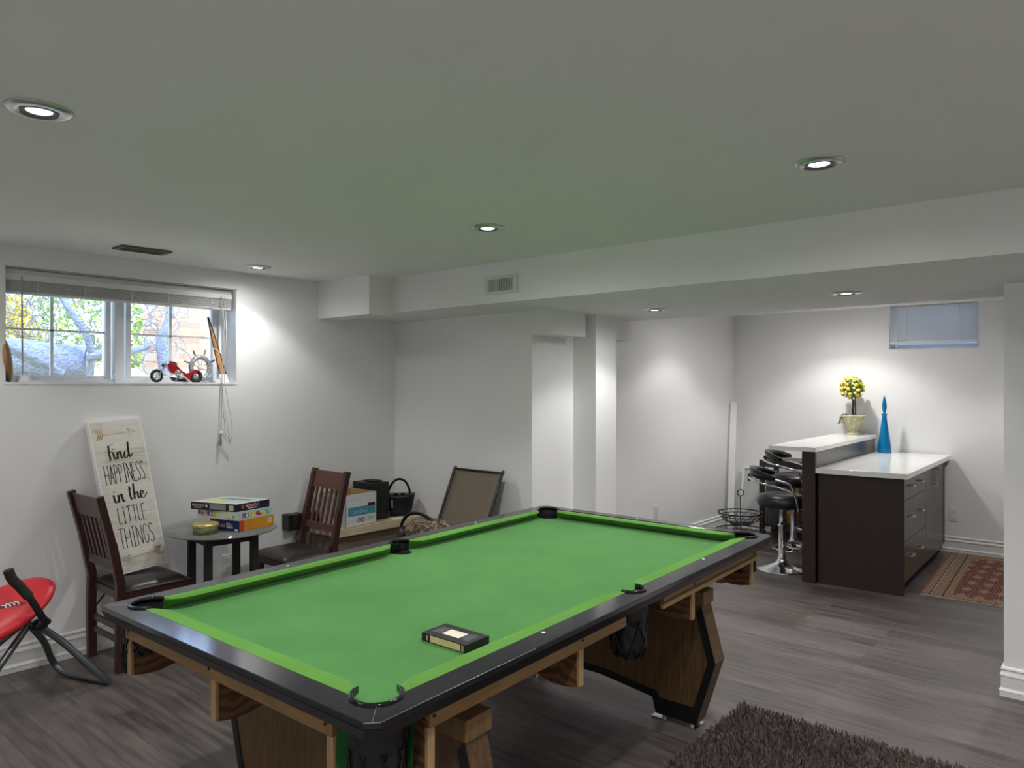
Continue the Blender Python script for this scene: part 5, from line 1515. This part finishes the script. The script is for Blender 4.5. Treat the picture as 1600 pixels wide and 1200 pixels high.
# ------------------------------------------------------------------ bar stools
def stool(lab, x, y, hz, rz):
    """seat faces local +x"""
    t = thing('bar_stool', lab, 'bar stool', (x, y, 0), rz, group='chrome bar stools at the ledge')
    part(t, 'base', MB().lathe([(0, 0), (.205, 0), (.207, .004), (.19, .012), (.12, .028), (.06, .055), (.038, .080), (.034, .10), (.0, .10)], n=44), M['chrome'], local=True)
    part(t, 'column', MB().lathe([(.034, .09), (.034, .105), (.029, .11), (.029, .36), (.031, .365), (.031, .375), (.021, .38), (.021, hz - .06), (.06, hz - .055), (.06, hz - .05)], n=24), M['chrome'], local=True)
    part(t, 'footrest', MB().tube(smooth_path([(.03, -.0, .205), (.06, -.10, .205), (.15, -.125, .205), (.205, -.065, .205), (.212, 0, .205), (.205, .065, .205), (.15, .125, .205), (.06, .10, .205), (.03, 0, .205)]), .0105, 8), M['chrome'], local=True)
    part(t, 'seat', MB().lathe([(0, -.055), (.15, -.055), (.19, -.045), (.205, -.02), (.203, .015), (.185, .045), (.13, .060), (.0, .056)], (0, 0, hz), 36, sx=.98, sy=1.04), M['stool_leather'], local=True)
    # curved back band
    mb = MB(); vs = []; n = 22
    for i in range(n + 1):
        a = radians(105 + 150 * i / n); f_ = abs(2 * i / n - 1)
        hh = .045 * (1 - f_ ** 3 * .65); zc = hz + .235 - .03 * f_ ** 2
        for r_, z in ((.215, -hh * .8), (.235, -hh * .95), (.252, -hh * .4), (.262, hh * .5), (.258, hh), (.238, hh * .9), (.222, hh * .2)):
            vs.append((r_ * cos(a), r_ * sin(a) * 1.02, zc + z))
    kk = 7
    fs = [(i * kk + j, i * kk + (j + 1) % kk, (i + 1) * kk + (j + 1) % kk, (i + 1) * kk + j) for i in range(n) for j in range(kk)] + [tuple(range(kk)), tuple(n * kk + j for j in range(kk))[::-1]]
    mb.add(vs, fs, True)
    part(t, 'backrest', mb, M['gloss_black'], local=True, label='glossy black curved backrest')
    part(t, 'back_pad', MB().ball((-.262, 0, hz + .185), .045, 10, (.35, 1.2, .8)), M['stool_leather'], local=True)
    for s_ in (-1, 1):
        pts = [(-.262, s_ * .04, hz + .19), (-.245, s_ * .12, hz + .185), (-.16, s_ * .212, hz + .165), (-.03, s_ * .235, hz + .135), (.07, s_ * .23, hz + .10), (.105, s_ * .215, hz + .03), (.12, s_ * .175, hz - .06)]
        part(t, 'arm_tube', MB().tube(smooth_path(pts), .011, 8), M['chrome'], local=True)
    return t
stool('chrome and black bar stool nearest the bar end post', 6.165, 2.310, .575, radians(-68))
stool('second chrome and black bar stool, farther along under the white ledge', 7.02, 2.52, .645, radians(-80))

# ------------------------------------------------------------------ things in the corner behind the bar
pc0 = Vector((7.512, 3.368, 0)); pc1 = Vector((7.70, 3.415, 1.352)); pr_ = Vector((.651, -.759, 0)) * .034; pd_ = Vector((.759, .651, 0)) * .014
lt = single('white_plank', MB().hexa([pc0 - pr_, pc0 + pr_, pc0 + pr_ + pd_, pc0 - pr_ + pd_], [pc1 - pr_, pc1 + pr_, pc1 + pr_ + pd_, pc1 - pr_ + pd_]), M['trim'],
            'tall narrow white plank leaning upright in the far corner', 'plank', (7.52, 3.35, 0))
pf = thing('framed_panel', 'grey translucent panel in a thin white frame leaning on the wall behind the fruit basket', 'panel', (7.70, 3.2, 0))
def PF(v, z): return (7.66 + .13 * z / .66, 3.345 - v, z)
def pfb(v0, v1, z0, z1, d=.018): return MB().hexa([PF(v0, z0), PF(v1, z0), (PF(v1, z0)[0] - d, PF(v1, z0)[1], z0), (PF(v0, z0)[0] - d, PF(v0, z0)[1], z0)], [PF(v0, z1), PF(v1, z1), (PF(v1, z1)[0] - d, PF(v1, z1)[1], z1), (PF(v0, z1)[0] - d, PF(v0, z1)[1], z1)])
part(pf, 'panel', pfb(.02, .335, .02, .63, .006), M['screen_panel'])
fm = pfb(0, .025, 0, .655); 
for a in ((.335, .36, 0, .655), (.025, .335, .63, .655), (.025, .335, 0, .025)): q_ = pfb(*a); fm.add(q_.v, q_.f)
part(pf, 'frame', fm, M['trim'])

rk = thing('wine_rack', 'dark wooden open rack with bottles against the wall beyond the bar stools', 'rack', (7.52, 2.75, 0))
for x in (7.32, 7.70):
    for y in (2.945, 2.46): part(rk, 'post', MB().box(x - .022, x + .022, y - .022, y + .022, 0, .755), M['espresso'], bevel=.002)
part(rk, 'top', MB().box(7.30, 7.72, 2.44, 2.967, .755, .782), M['espresso'], bevel=.002)
part(rk, 'top_rail', MB().box(7.30, 7.345, 2.44, 2.967, .715, .755), M['espresso'])
part(rk, 'shelf', MB().box(7.31, 7.71, 2.45, 2.955, .12, .145), M['espresso']); part(rk, 'shelf', MB().box(7.31, 7.71, 2.45, 2.955, .42, .44), M['espresso'])
gr = MB()
for k_ in range(9): gr.tube([(7.315, 2.49 + k_ * .05, .145), (7.315, 2.49 + k_ * .05, .30)], .003, 5)
gr.tube([(7.315, 2.46, .30), (7.315, 2.94, .30)], .004, 5)
part(rk, 'wire_front', gr, M['black_plastic'])
def bottle(x, y, z, mt, lab, hh=.25):
    t = thing('bottle', lab, 'bottle', (x, y, z), group='bottles on the %s rack shelf' % ('lower' if z < .3 else 'upper'))
    part(t, 'glass', MB().lathe([(0, 0), (.034, 0), (.036, .01), (.036, hh * .6), (.014, hh * .78), (.013, hh), (0, hh)], (x, y, z), 14), mt)
    part(t, 'paper_label', MB().lathe([(.0365, hh * .2), (.0368, hh * .21), (.0368, hh * .5), (.0365, hh * .51)], (x, y, z), 14), M['copper'])
for r_, (z, hh, mt) in enumerate(((.1455, .24, 'goldish'), (.4405, .22, 'goldish'))):
    for k_ in range(5):
        bottle(7.40, 2.53 + k_ * .088, z, M[mt], ('bottle on the lower shelf of the dark rack beyond the bar stools', 'bottle on the upper shelf of the dark rack beyond the bar stools')[r_], hh)
bg = MB(); vs = []; N_ = 18
for z, r_ in ((.70, .03), (.66, .06), (.55, .075), (.35, .085), (.17, .08), (.15, .06)):
    for i in range(N_): a = 2 * pi * i / N_; rr = r_ * (1 + .12 * sin(7 * a)); vs.append((7.255 + rr * cos(a) * .45, 2.80 + rr * sin(a), z))
bg.add(vs, [(j * N_ + i, j * N_ + (i + 1) % N_, (j + 1) * N_ + (i + 1) % N_, (j + 1) * N_ + i) for j in range(5) for i in range(N_)], True)
single('hanging_bundle', bg, M['wicker'], 'dark grey pleated bundle hanging from the left end of the rack', 'umbrella', (7.255, 2.80, .15))

# wire fruit basket, two tiers
fbx, fby = 6.99, 3.03
fb = thing('wire_basket_stand', 'two tier black wire fruit basket stand with ring handle on the floor', 'basket', (fbx, fby, 0))
part(fb, 'pole', MB().tube([(fbx, fby, .05), (fbx, fby, .445)], .006, 8), M['black_plastic'])
part(fb, 'ring_handle', MB().tube([(fbx + .031 * cos(a * pi / 10) * .651, fby - .031 * cos(a * pi / 10) * .759, .478 + .031 * sin(a * pi / 10)) for a in range(20)], .0052, 8, closed=True), M['black_plastic'])
def wire_bowl(z, R_, dep):
    for nm, rr, zz, th in (('rim', R_, z, .006), ('band', R_ * .93, z - dep * .28, .0035), ('band', R_ * .8, z - dep * .6, .0035), ('band', R_ * .45, z - dep, .005)):
        part(fb, nm, MB().tube([(fbx + rr * cos(a * pi / 18), fby + rr * sin(a * pi / 18), zz) for a in range(36)], th, 6, closed=True), M['black_plastic'])
    ws = MB()
    for k_ in range(14):
        a = 2 * pi * k_ / 14
        for s_ in (1, -1):
            ws.tube([(fbx + rr * cos(a + s_ * f_), fby + rr * sin(a + s_ * f_), zz) for rr, f_, zz in ((R_, 0, z), (R_ * .93, .12, z - dep * .28), (R_ * .8, .25, z - dep * .6), (R_ * .45, .4, z - dep), (.0, .4, z - dep))], .0026, 4)
    part(fb, 'wires', ws, M['black_plastic'])
wire_bowl(.285, .215, .11)
wire_bowl(.115, .235, .10)

# ------------------------------------------------------------------ rugs
prg = thing('patterned_rug', 'red and cream patterned rug on the floor in front of the bar cabinet doors', 'rug', (6.9, .8, 0))
RO = Vector((6.10, 1.262)); re_ = Vector((7.765 - 6.10, .095)).normalized(); rn_ = Vector((re_.y, -re_.x))
def RG(u, v, z): q_ = RO + re_ * u + rn_ * v; return (q_.x, q_.y, z)
def rgb_(u0, u1, v0, v1, z0, z1): return MB().hexa([RG(u0, v0, z0), RG(u1, v0, z0), RG(u1, v1, z0), RG(u0, v1, z0)], [RG(u0, v0, z1), RG(u1, v0, z1), RG(u1, v1, z1), RG(u0, v1, z1)])
RL, RW = 1.67, 1.15
part(prg, 'field', rgb_(0, RL, 0, RW, .0008, .006), M['rug'])
bd_ = [(.0, .012, 'rug_red'), (.012, .055, 'rug_border'), (.055, .063, 'rug_line'), (.063, .066, 'rug_cream')]
for v0, v1, mm_ in bd_: part(prg, 'border_band', rgb_(0.0, RL, v0, v1, .006, .0068), M[mm_])
part(prg, 'border_band', rgb_(0, RL, .066, .135, .006, .0066), M['rug_border'])
part(prg, 'border_band', rgb_(0, RL, .135, .144, .006, .0068), M['rug_line'])
part(prg, 'border_band', rgb_(0, RL, .144, .190, .006, .0066), M['rug_border'])
part(prg, 'end_border', rgb_(0.01, .10, .19, RW, .006, .0066), M['rug_border'])
part(prg, 'end_border', rgb_(RL - .16, RL, .19, RW, .006, .0066), M['rug_border'])
fg = MB()
for i in range(110):
    v = RW * (i + .5) / 110; l_ = random.uniform(.008, .02); q0 = rgb_(-l_, .0, v - .0035, v + .0035, .0008, .004); fg.add(q0.v, q0.f)
o = part(prg, 'fringe', fg, M['rug_cream']); o['kind'] = 'stuff'

# shag rug, real tufts
shg = thing('shag_rug', 'dark brown shaggy rug on the floor at the lower right, beside the pool table leg', 'rug', (2.95, .6, 0))
bm_base = MB().box(1.6, 3.40, -.4, 1.462, .0008, .012)
M['shag'] = mat('brown_shag_pile', (0.115, 0.088, 0.080), 0.95, var=0.35, vscale=60)
part(shg, 'backing', bm_base, M['shag'])
tf = MB(); R_ = random.Random(3)
NT = 26000
vs = []; fs = []
for i in range(NT):
    x = R_.uniform(1.95, 3.395); y = R_.uniform(-.05, 1.462)
    if (x * .759 + y * .651) < .0: continue
    cl = Vector((round(x / .035) * .035, round(y / .035) * .035, 0))
    h_ = R_.uniform(.022, .038); a = R_.uniform(0, 2 * pi); ln = R_.uniform(.006, .02)
    dx__ = ln * cos(a) + (cl.x - x) * .25; dy__ = ln * sin(a) + (cl.y - y) * .25; w_ = R_.uniform(.0022, .0036); b = R_.uniform(0, pi)
    k0 = len(vs)
    vs += [(x - w_ * cos(b), y - w_ * sin(b), .010), (x + w_ * cos(b), y + w_ * sin(b), .010), (x + dx__ * .5 + w_ * cos(b), y + dy__ * .5 + w_ * sin(b), .01 + h_ * .65), (x + dx__ * .5 - w_ * cos(b), y + dy__ * .5 - w_ * sin(b), .01 + h_ * .65), (x + dx__, y + dy__, .01 + h_)]
    fs += [(k0, k0 + 1, k0 + 2, k0 + 3), (k0 + 3, k0 + 2, k0 + 4)]
tf.add(vs, fs)
o = part(shg, 'pile', tf, M['shag']); o['kind'] = 'stuff'

# ------------------------------------------------------------------ things on the garden window sill
SZ = wz0 + .0018
# chopper model
mc = thing('toy_motorcycle', 'red and chrome chopper motorcycle model on the window sill', 'toy motorcycle', (2.22, 4.72, SZ))
def MCp(u, z, d=0): return (2.068 + u, 4.715 + d, SZ + z)      # u along +x, length .31
def wheel(u, r_, wd, nm):
    pts = [MCp(u + (r_ - .008) * cos(a * pi / 14), r_ + (r_ - .008) * sin(a * pi / 14)) for a in range(28)]
    tyre = part(mc, nm, MB().tube(pts, .0085 * wd, 8, closed=True), M['black_rubber'])
    part(tyre, 'rim', MB().tube([MCp(u + (r_ - .017) * cos(a * pi / 12), r_ + (r_ - .017) * sin(a * pi / 12)) for a in range(24)], .0035, 6, closed=True), M['toy_silver'])
    sp = MB()
    for a in range(5):
        sp.tube([MCp(u, r_), MCp(u + (r_ - .016) * cos(a * 2 * pi / 5 + .4), r_ + (r_ - .016) * sin(a * 2 * pi / 5 + .4))], .0042, 6)
    sp.ball(MCp(u, r_, -.008), .011, 8)
    part(tyre, 'spokes', sp, M['toy_silver'])
wheel(.0, .041, 1.0, 'front_wheel'); wheel(.252, .040, 1.6, 'rear_wheel')
for d in (-.011, .011): part(mc, 'fork', MB().tube([MCp(.0, .041, d), MCp(.068, .118, d)], .0032, 6), M['toy_silver'])
part(mc, 'handlebar', MB().tube(smooth_path([MCp(.048, .108, -.05), MCp(.060, .118, -.02), MCp(.066, .119, 0), MCp(.060, .118, .02), MCp(.048, .108, .05)]), .0032, 6), M['black_plastic'])
part(mc, 'headlamp', MB().ball(MCp(.040, .108), .010, 8), M['black_plastic'])
frp = [(.062, .118), (.080, .128), (.12, .112), (.155, .075), (.185, .058), (.215, .070), (.245, .083), (.268, .078), (.245, .060), (.215, .045), (.200, .010), (.180, .008), (.165, .035), (.135, .060), (.10, .055), (.088, .060), (.066, .095)]
part(mc, 'body', MB().prism(frp, lambda u, v, w_: MCp(u, v, w_), -.017, .017), M['toy_red'], bevel=.004)
part(mc, 'seat', MB().tube(smooth_path([MCp(.078, .131), MCp(.105, .128), MCp(.128, .115)]), .006, 6), M['black_plastic'])
en = MB(); en.ball(MCp(.125, .062, -.014), .020, 8, (1.2, .7, 1)); en.ball(MCp(.150, .045, -.014), .018, 8, (1, .7, 1)); en.tube([MCp(.115, .035, -.02), MCp(.150, .05, -.022), MCp(.195, .012, -.022)], .006, 6)
part(mc, 'engine', en, M['toy_silver'])
part(mc, 'belly', MB().prism([(.085, .035), (.13, .025), (.19, .022), (.195, .006), (.12, .004), (.10, .012)], lambda u, v, w_: MCp(u, v, w_), -.014, .014), M['black_plastic'])
part(mc, 'exhaust', MB().tube(smooth_path([MCp(.13, .04, -.024), MCp(.115, .018, -.026), MCp(.095, .008, -.026)]), .006, 6), M['steel'])
# ship's wheel
sw = thing('ship_wheel_ornament', 'small grey ship wheel ornament standing behind the toy motorcycle', 'ornament', (2.35, 4.785, SZ))
cx0, cz0, cy0 = 2.385, SZ + .098, 4.785
def SWp(r_, a, d=0): return (cx0 + r_ * cos(a) * .95, cy0 + r_ * cos(a) * .15 + d, cz0 + r_ * sin(a))
part(sw, 'wheel_ring', MB().tube([SWp(.072, a * pi / 18) for a in range(36)], .0165, 8, closed=True), M['silver'])
part(sw, 'hub', MB().ball((cx0, cy0, cz0), .018, 10, (1, .5, 1)), M['tape_label'])
for k_ in range(8):
    a = k_ * pi / 4 + .45
    if sin(a) < -.85: continue
    h_ = part(sw, 'spoke', MB().tube([SWp(.01, a, .0), SWp(.060, a)], .003, 6), M['silver'])
    if sin(a) > -.3: part(h_, 'grip', MB().tube([SWp(.085, a), SWp(.105, a), SWp(.128, a)], [.004, .0065, .005], 6), M['grey_ink'])
part(sw, 'stand', MB().box(cx0 - .03, cx0 + .03, cy0 - .015, cy0 + .018, SZ, SZ + .012), M['silver'])
# wooden plaque leaning at the right
wp = thing('carved_wood_strip', 'carved orange-brown wooden strip with white foot leaning at the right end of the window sill', 'ornament', (2.53, 4.72, SZ))
a0 = Vector((2.518, 4.705, SZ + .001)); a1 = Vector((2.442, 4.79, SZ + .44)); dd = (a1 - a0); rw = Vector((.045, -.012, 0))
tk = Vector((0, .014, .0))
def WPf(f_, wdt): c_ = a0 + dd * f_; return [c_ - rw * wdt, c_ + rw * wdt, c_ + rw * wdt + tk, c_ - rw * wdt + tk]
part(wp, 'foot', MB().hexa(WPf(0, .52), WPf(.13, .50)), M['white_plastic'], label='white foot')
part(wp, 'strip', MB().hexa(WPf(.13, .42), WPf(.72, .22)).hexa(WPf(.72, .22), WPf(1.0, .04)), M['sign_wood'])
edg = MB()
for sg in (-1, 1):
    edg.tube([a0 + dd * .13 + rw * sg * .44, a0 + dd * .72 + rw * sg * .24, a0 + dd * 1.0 + rw * sg * .05], .0035, 6)
part(wp, 'border', edg, M['bark'])
crv = MB()
for k_ in range(9):
    f_ = .18 + k_ * .06; c_ = a0 + dd * f_ - Vector((0, .002, 0)); q_ = .28 - .02 * k_
    crv.tube([c_ - rw * q_ * .6, c_ + dd * .018, c_ + rw * q_ * .6, c_ - dd * .012, c_ - rw * q_ * .6], .0016, 4)
part(wp, 'carving', crv, M['rose_core'])
part(wp, 'tie_string', MB().tube([a0 + dd * .50 + rw * -.5 - Vector((0, .004, -.008)), a0 + dd * .46 + rw * .75 - Vector((0, .004, .012))], .0028, 5), M['white_plastic'])
# wooden bowl on edge at the left
wb_ = thing('wooden_bowl', 'striped brown wooden bowl standing on edge at the left end of the window sill', 'bowl', (1.25, 4.72, SZ))
mb = MB()
mb.ball((0, 0, 0), .127, 32, (.24, 1, 1), tf=Matrix.Translation((1.258, 4.725, SZ + .1255)) @ Matrix.Rotation(radians(-10), 4, 'Z') @ Matrix.Rotation(radians(-8), 4, 'Y'))
part(wb_, 'bowl', mb, M['olive_wood'])
wv = thing('white_figurine', 'small white dome-shaped ornament on the left of the window sill', 'ornament', (1.33, 4.68, SZ))
part(wv, 'base', MB().box(1.300, 1.415, 4.645, 4.70, SZ, SZ + .008), M['white_plastic'], bevel=.002)
part(wv, 'dome', MB().ball((1.335, 4.68, SZ + .012), .034, 12, (1.1, .7, .9)), M['white_plastic'])

# ------------------------------------------------------------------ garden outside
YO = YW + .35
gz = 1.46
terr = MB(); vs = []; nx, ny = 40, 30
for i in range(nx + 1):
    for j in range(ny + 1):
        x = -6 + 18 * i / nx; y = YO + .02 + 9 * (j / ny) ** 1.3
        zz = gz + .055 * (y - YO) ** 1.25 + .05 * sin(x * 2.1 + y) * min(1, (y - YO))
        vs.append((x, y, zz))
terr.add(vs, [(i * (ny + 1) + j, (i + 1) * (ny + 1) + j, (i + 1) * (ny + 1) + j + 1, i * (ny + 1) + j + 1) for i in range(nx) for j in range(ny)], True)
single('leaf_covered_bank', terr, M['litter'], 'garden bank covered in yellow leaves outside the left window', 'ground', (0, YO, gz), kind='structure')
# fallen log with cut end
lg = thing('fallen_log', 'thick grey fallen log with a cut end outside the left window pane', 'log', (1.9, 6.6, 1.6))
La0 = Vector((.9, 7.0, 1.80)); La1 = Vector((2.19, 6.15, 1.70))
pts = [La0 + (La1 - La0) * k_ / 12 + Vector((0, 0, .012 * sin(k_ * 1.7))) for k_ in range(13)]
part(lg, 'trunk', MB().tube(pts, [.17 - .002 * k_ for k_ in range(13)], 20), M['log_bark'])
ed_ = (La1 - La0).normalized()
part(lg, 'cut_end', MB().tube([La1 + ed_ * .0, La1 + ed_ * .006], .135, 20), mat('cut_wood_end', (0.23, 0.22, 0.25), 0.9, bump=.8, bscale=40, var=.4, vscale=24))
part(lg, 'side_branch', MB().tube(smooth_path([La1 + Vector((-.05, -.05, .05)), La1 + Vector((.18, -.02, .10)), La1 + Vector((.36, .1, .12)), La1 + Vector((.55, .25, .17))]), [.04] * 5 + [.036] * 5 + [.028] * 5 + [.02], 8), M['log_bark'])
# thin branches leaning through the picture
rb_ = random.Random(11)
def branch(nm, lab, pts, r0, r1, twigs=0):
    P_ = smooth_path(pts, 4); n_ = len(P_)
    t = thing(nm, lab, 'branch', tuple(P_[0]))
    part(t, 'stem', MB().tube(P_, [r0 + (r1 - r0) * k_ / (n_ - 1) for k_ in range(n_)], 8), M['log_bark'])
    if twigs:
        tw = MB()
        for k_ in range(twigs):
            q_ = P_[rb_.randrange(2, n_)]; v_ = Vector((rb_.uniform(-1, 1), rb_.uniform(-.5, .5), rb_.uniform(-.3, 1))).normalized() * rb_.uniform(.1, .3)
            tw.tube([q_, q_ + v_ * .5 + Vector((0, 0, .02)), q_ + v_], [.005, .004, .002], 4)
        part(t, 'twigs', tw, M['twig'])
branch('bare_branch', 'slanting bare branch across the left half of the left pane', [(1.95, 6.0, 1.62), (1.62, 6.0, 1.80), (1.42, 6.05, 1.98), (1.30, 6.1, 2.35)], .035, .03, 3)
branch('bare_branch', 'thin bare branch rising near the middle of the left pane', [(2.12, 5.9, 1.78), (2.06, 5.9, 1.95), (1.95, 5.95, 2.15), (1.90, 6.0, 2.4)], .028, .022, 3)
branch('bare_branch', 'low bare branch sloping over the log toward the left frame', [(1.85, 5.85, 1.66), (1.60, 5.8, 1.78), (1.40, 5.8, 1.86), (1.2, 5.8, 1.93)], .03, .022, 2)
branch('bare_branch', 'dark bowed branch at the left side of the right pane', [(2.86, 6.3, 1.50), (2.82, 6.3, 1.75), (2.80, 6.3, 1.92), (2.86, 6.3, 2.10), (2.90, 6.3, 2.4)], .06, .022, 3)
# tangle of twigs (nobody could count them)
tg = MB()
for k_ in range(420):
    x = rb_.uniform(.9, 3.1); z = rb_.uniform(1.72, 2.5); y = rb_.uniform(6.4, 6.85)
    a = rb_.uniform(0, 2 * pi); R2 = rb_.uniform(.05, .16); sp_ = rb_.uniform(1.5, 4.5)
    tg.tube([(x + R2 * cos(a + sp_ * q_ / 5), y + .05 * q_ / 5, z + R2 * sin(a + sp_ * q_ / 5)) for q_ in range(6)], .0035, 3, cap=False)
single('twig_tangle', tg, M['twig'], 'tangle of curling grey twigs outside the left window pane', 'twigs', (2, 6.5, 1.8), kind='stuff')
# foliage behind
def shrub(lab, c, r_, mt, n_):
    mb = MB(); R3 = random.Random(hash(lab) % 1000 if False else len(lab))
    for k_ in range(n_):
        u = R3.uniform(-1, 1); v = R3.uniform(0, 2 * pi); rr = r_ * R3.uniform(.5, 1) ** .5
        q_ = Vector((c[0] + rr * 1.5 * (1 - u * u) ** .5 * cos(v), c[1] + .5 * rr * (1 - u * u) ** .5 * sin(v), c[2] + rr * u))
        a = Vector((R3.uniform(-1, 1), R3.uniform(-1, 1), R3.uniform(-1, 1))).normalized(); b = a.cross(Vector((0, 0, 1))).normalized()
        s_ = R3.uniform(.02, .045)
        mb.add([q_ - a * s_, q_ + b * s_ * .55, q_ + a * s_, q_ - b * s_ * .55], [(0, 1, 2, 3)])
    t = thing('shrub', lab, 'shrub', (c[0], c[1], gz + .3))
    o = part(t, 'leaves', mb, mt); o['kind'] = 'stuff'
    part(t, 'stem', MB().tube([(c[0], c[1], gz + .1), (c[0] + .05, c[1], c[2])], .03, 6), M['twig'])
shrub('yellow leaved shrub behind the log, left pane', (1.6, 7.9, 2.02), .55, M['foliage_y'], 5200)
shrub('light green shrub between the log and the brick wall', (3.15, 8.9, 2.1), .55, M['foliage_g'], 4200)
shrub('yellow green shrub beyond the brick wall, right pane', (4.95, 7.5, 1.95), .48, M['foliage_y'], 3000)
nb = thing('brick_garden_wall', 'pale brick garden wall seen through the right pane', 'wall', (3.6, 7.4, 1.4))
part(nb, 'brickwork', MB().box(3.05, 4.02, 7.0, 7.25, 1.3, 2.34), M['brick'])
part(nb, 'corner_post', MB().box(4.02, 4.12, 6.97, 7.22, 1.3, 2.42), M['silver'])
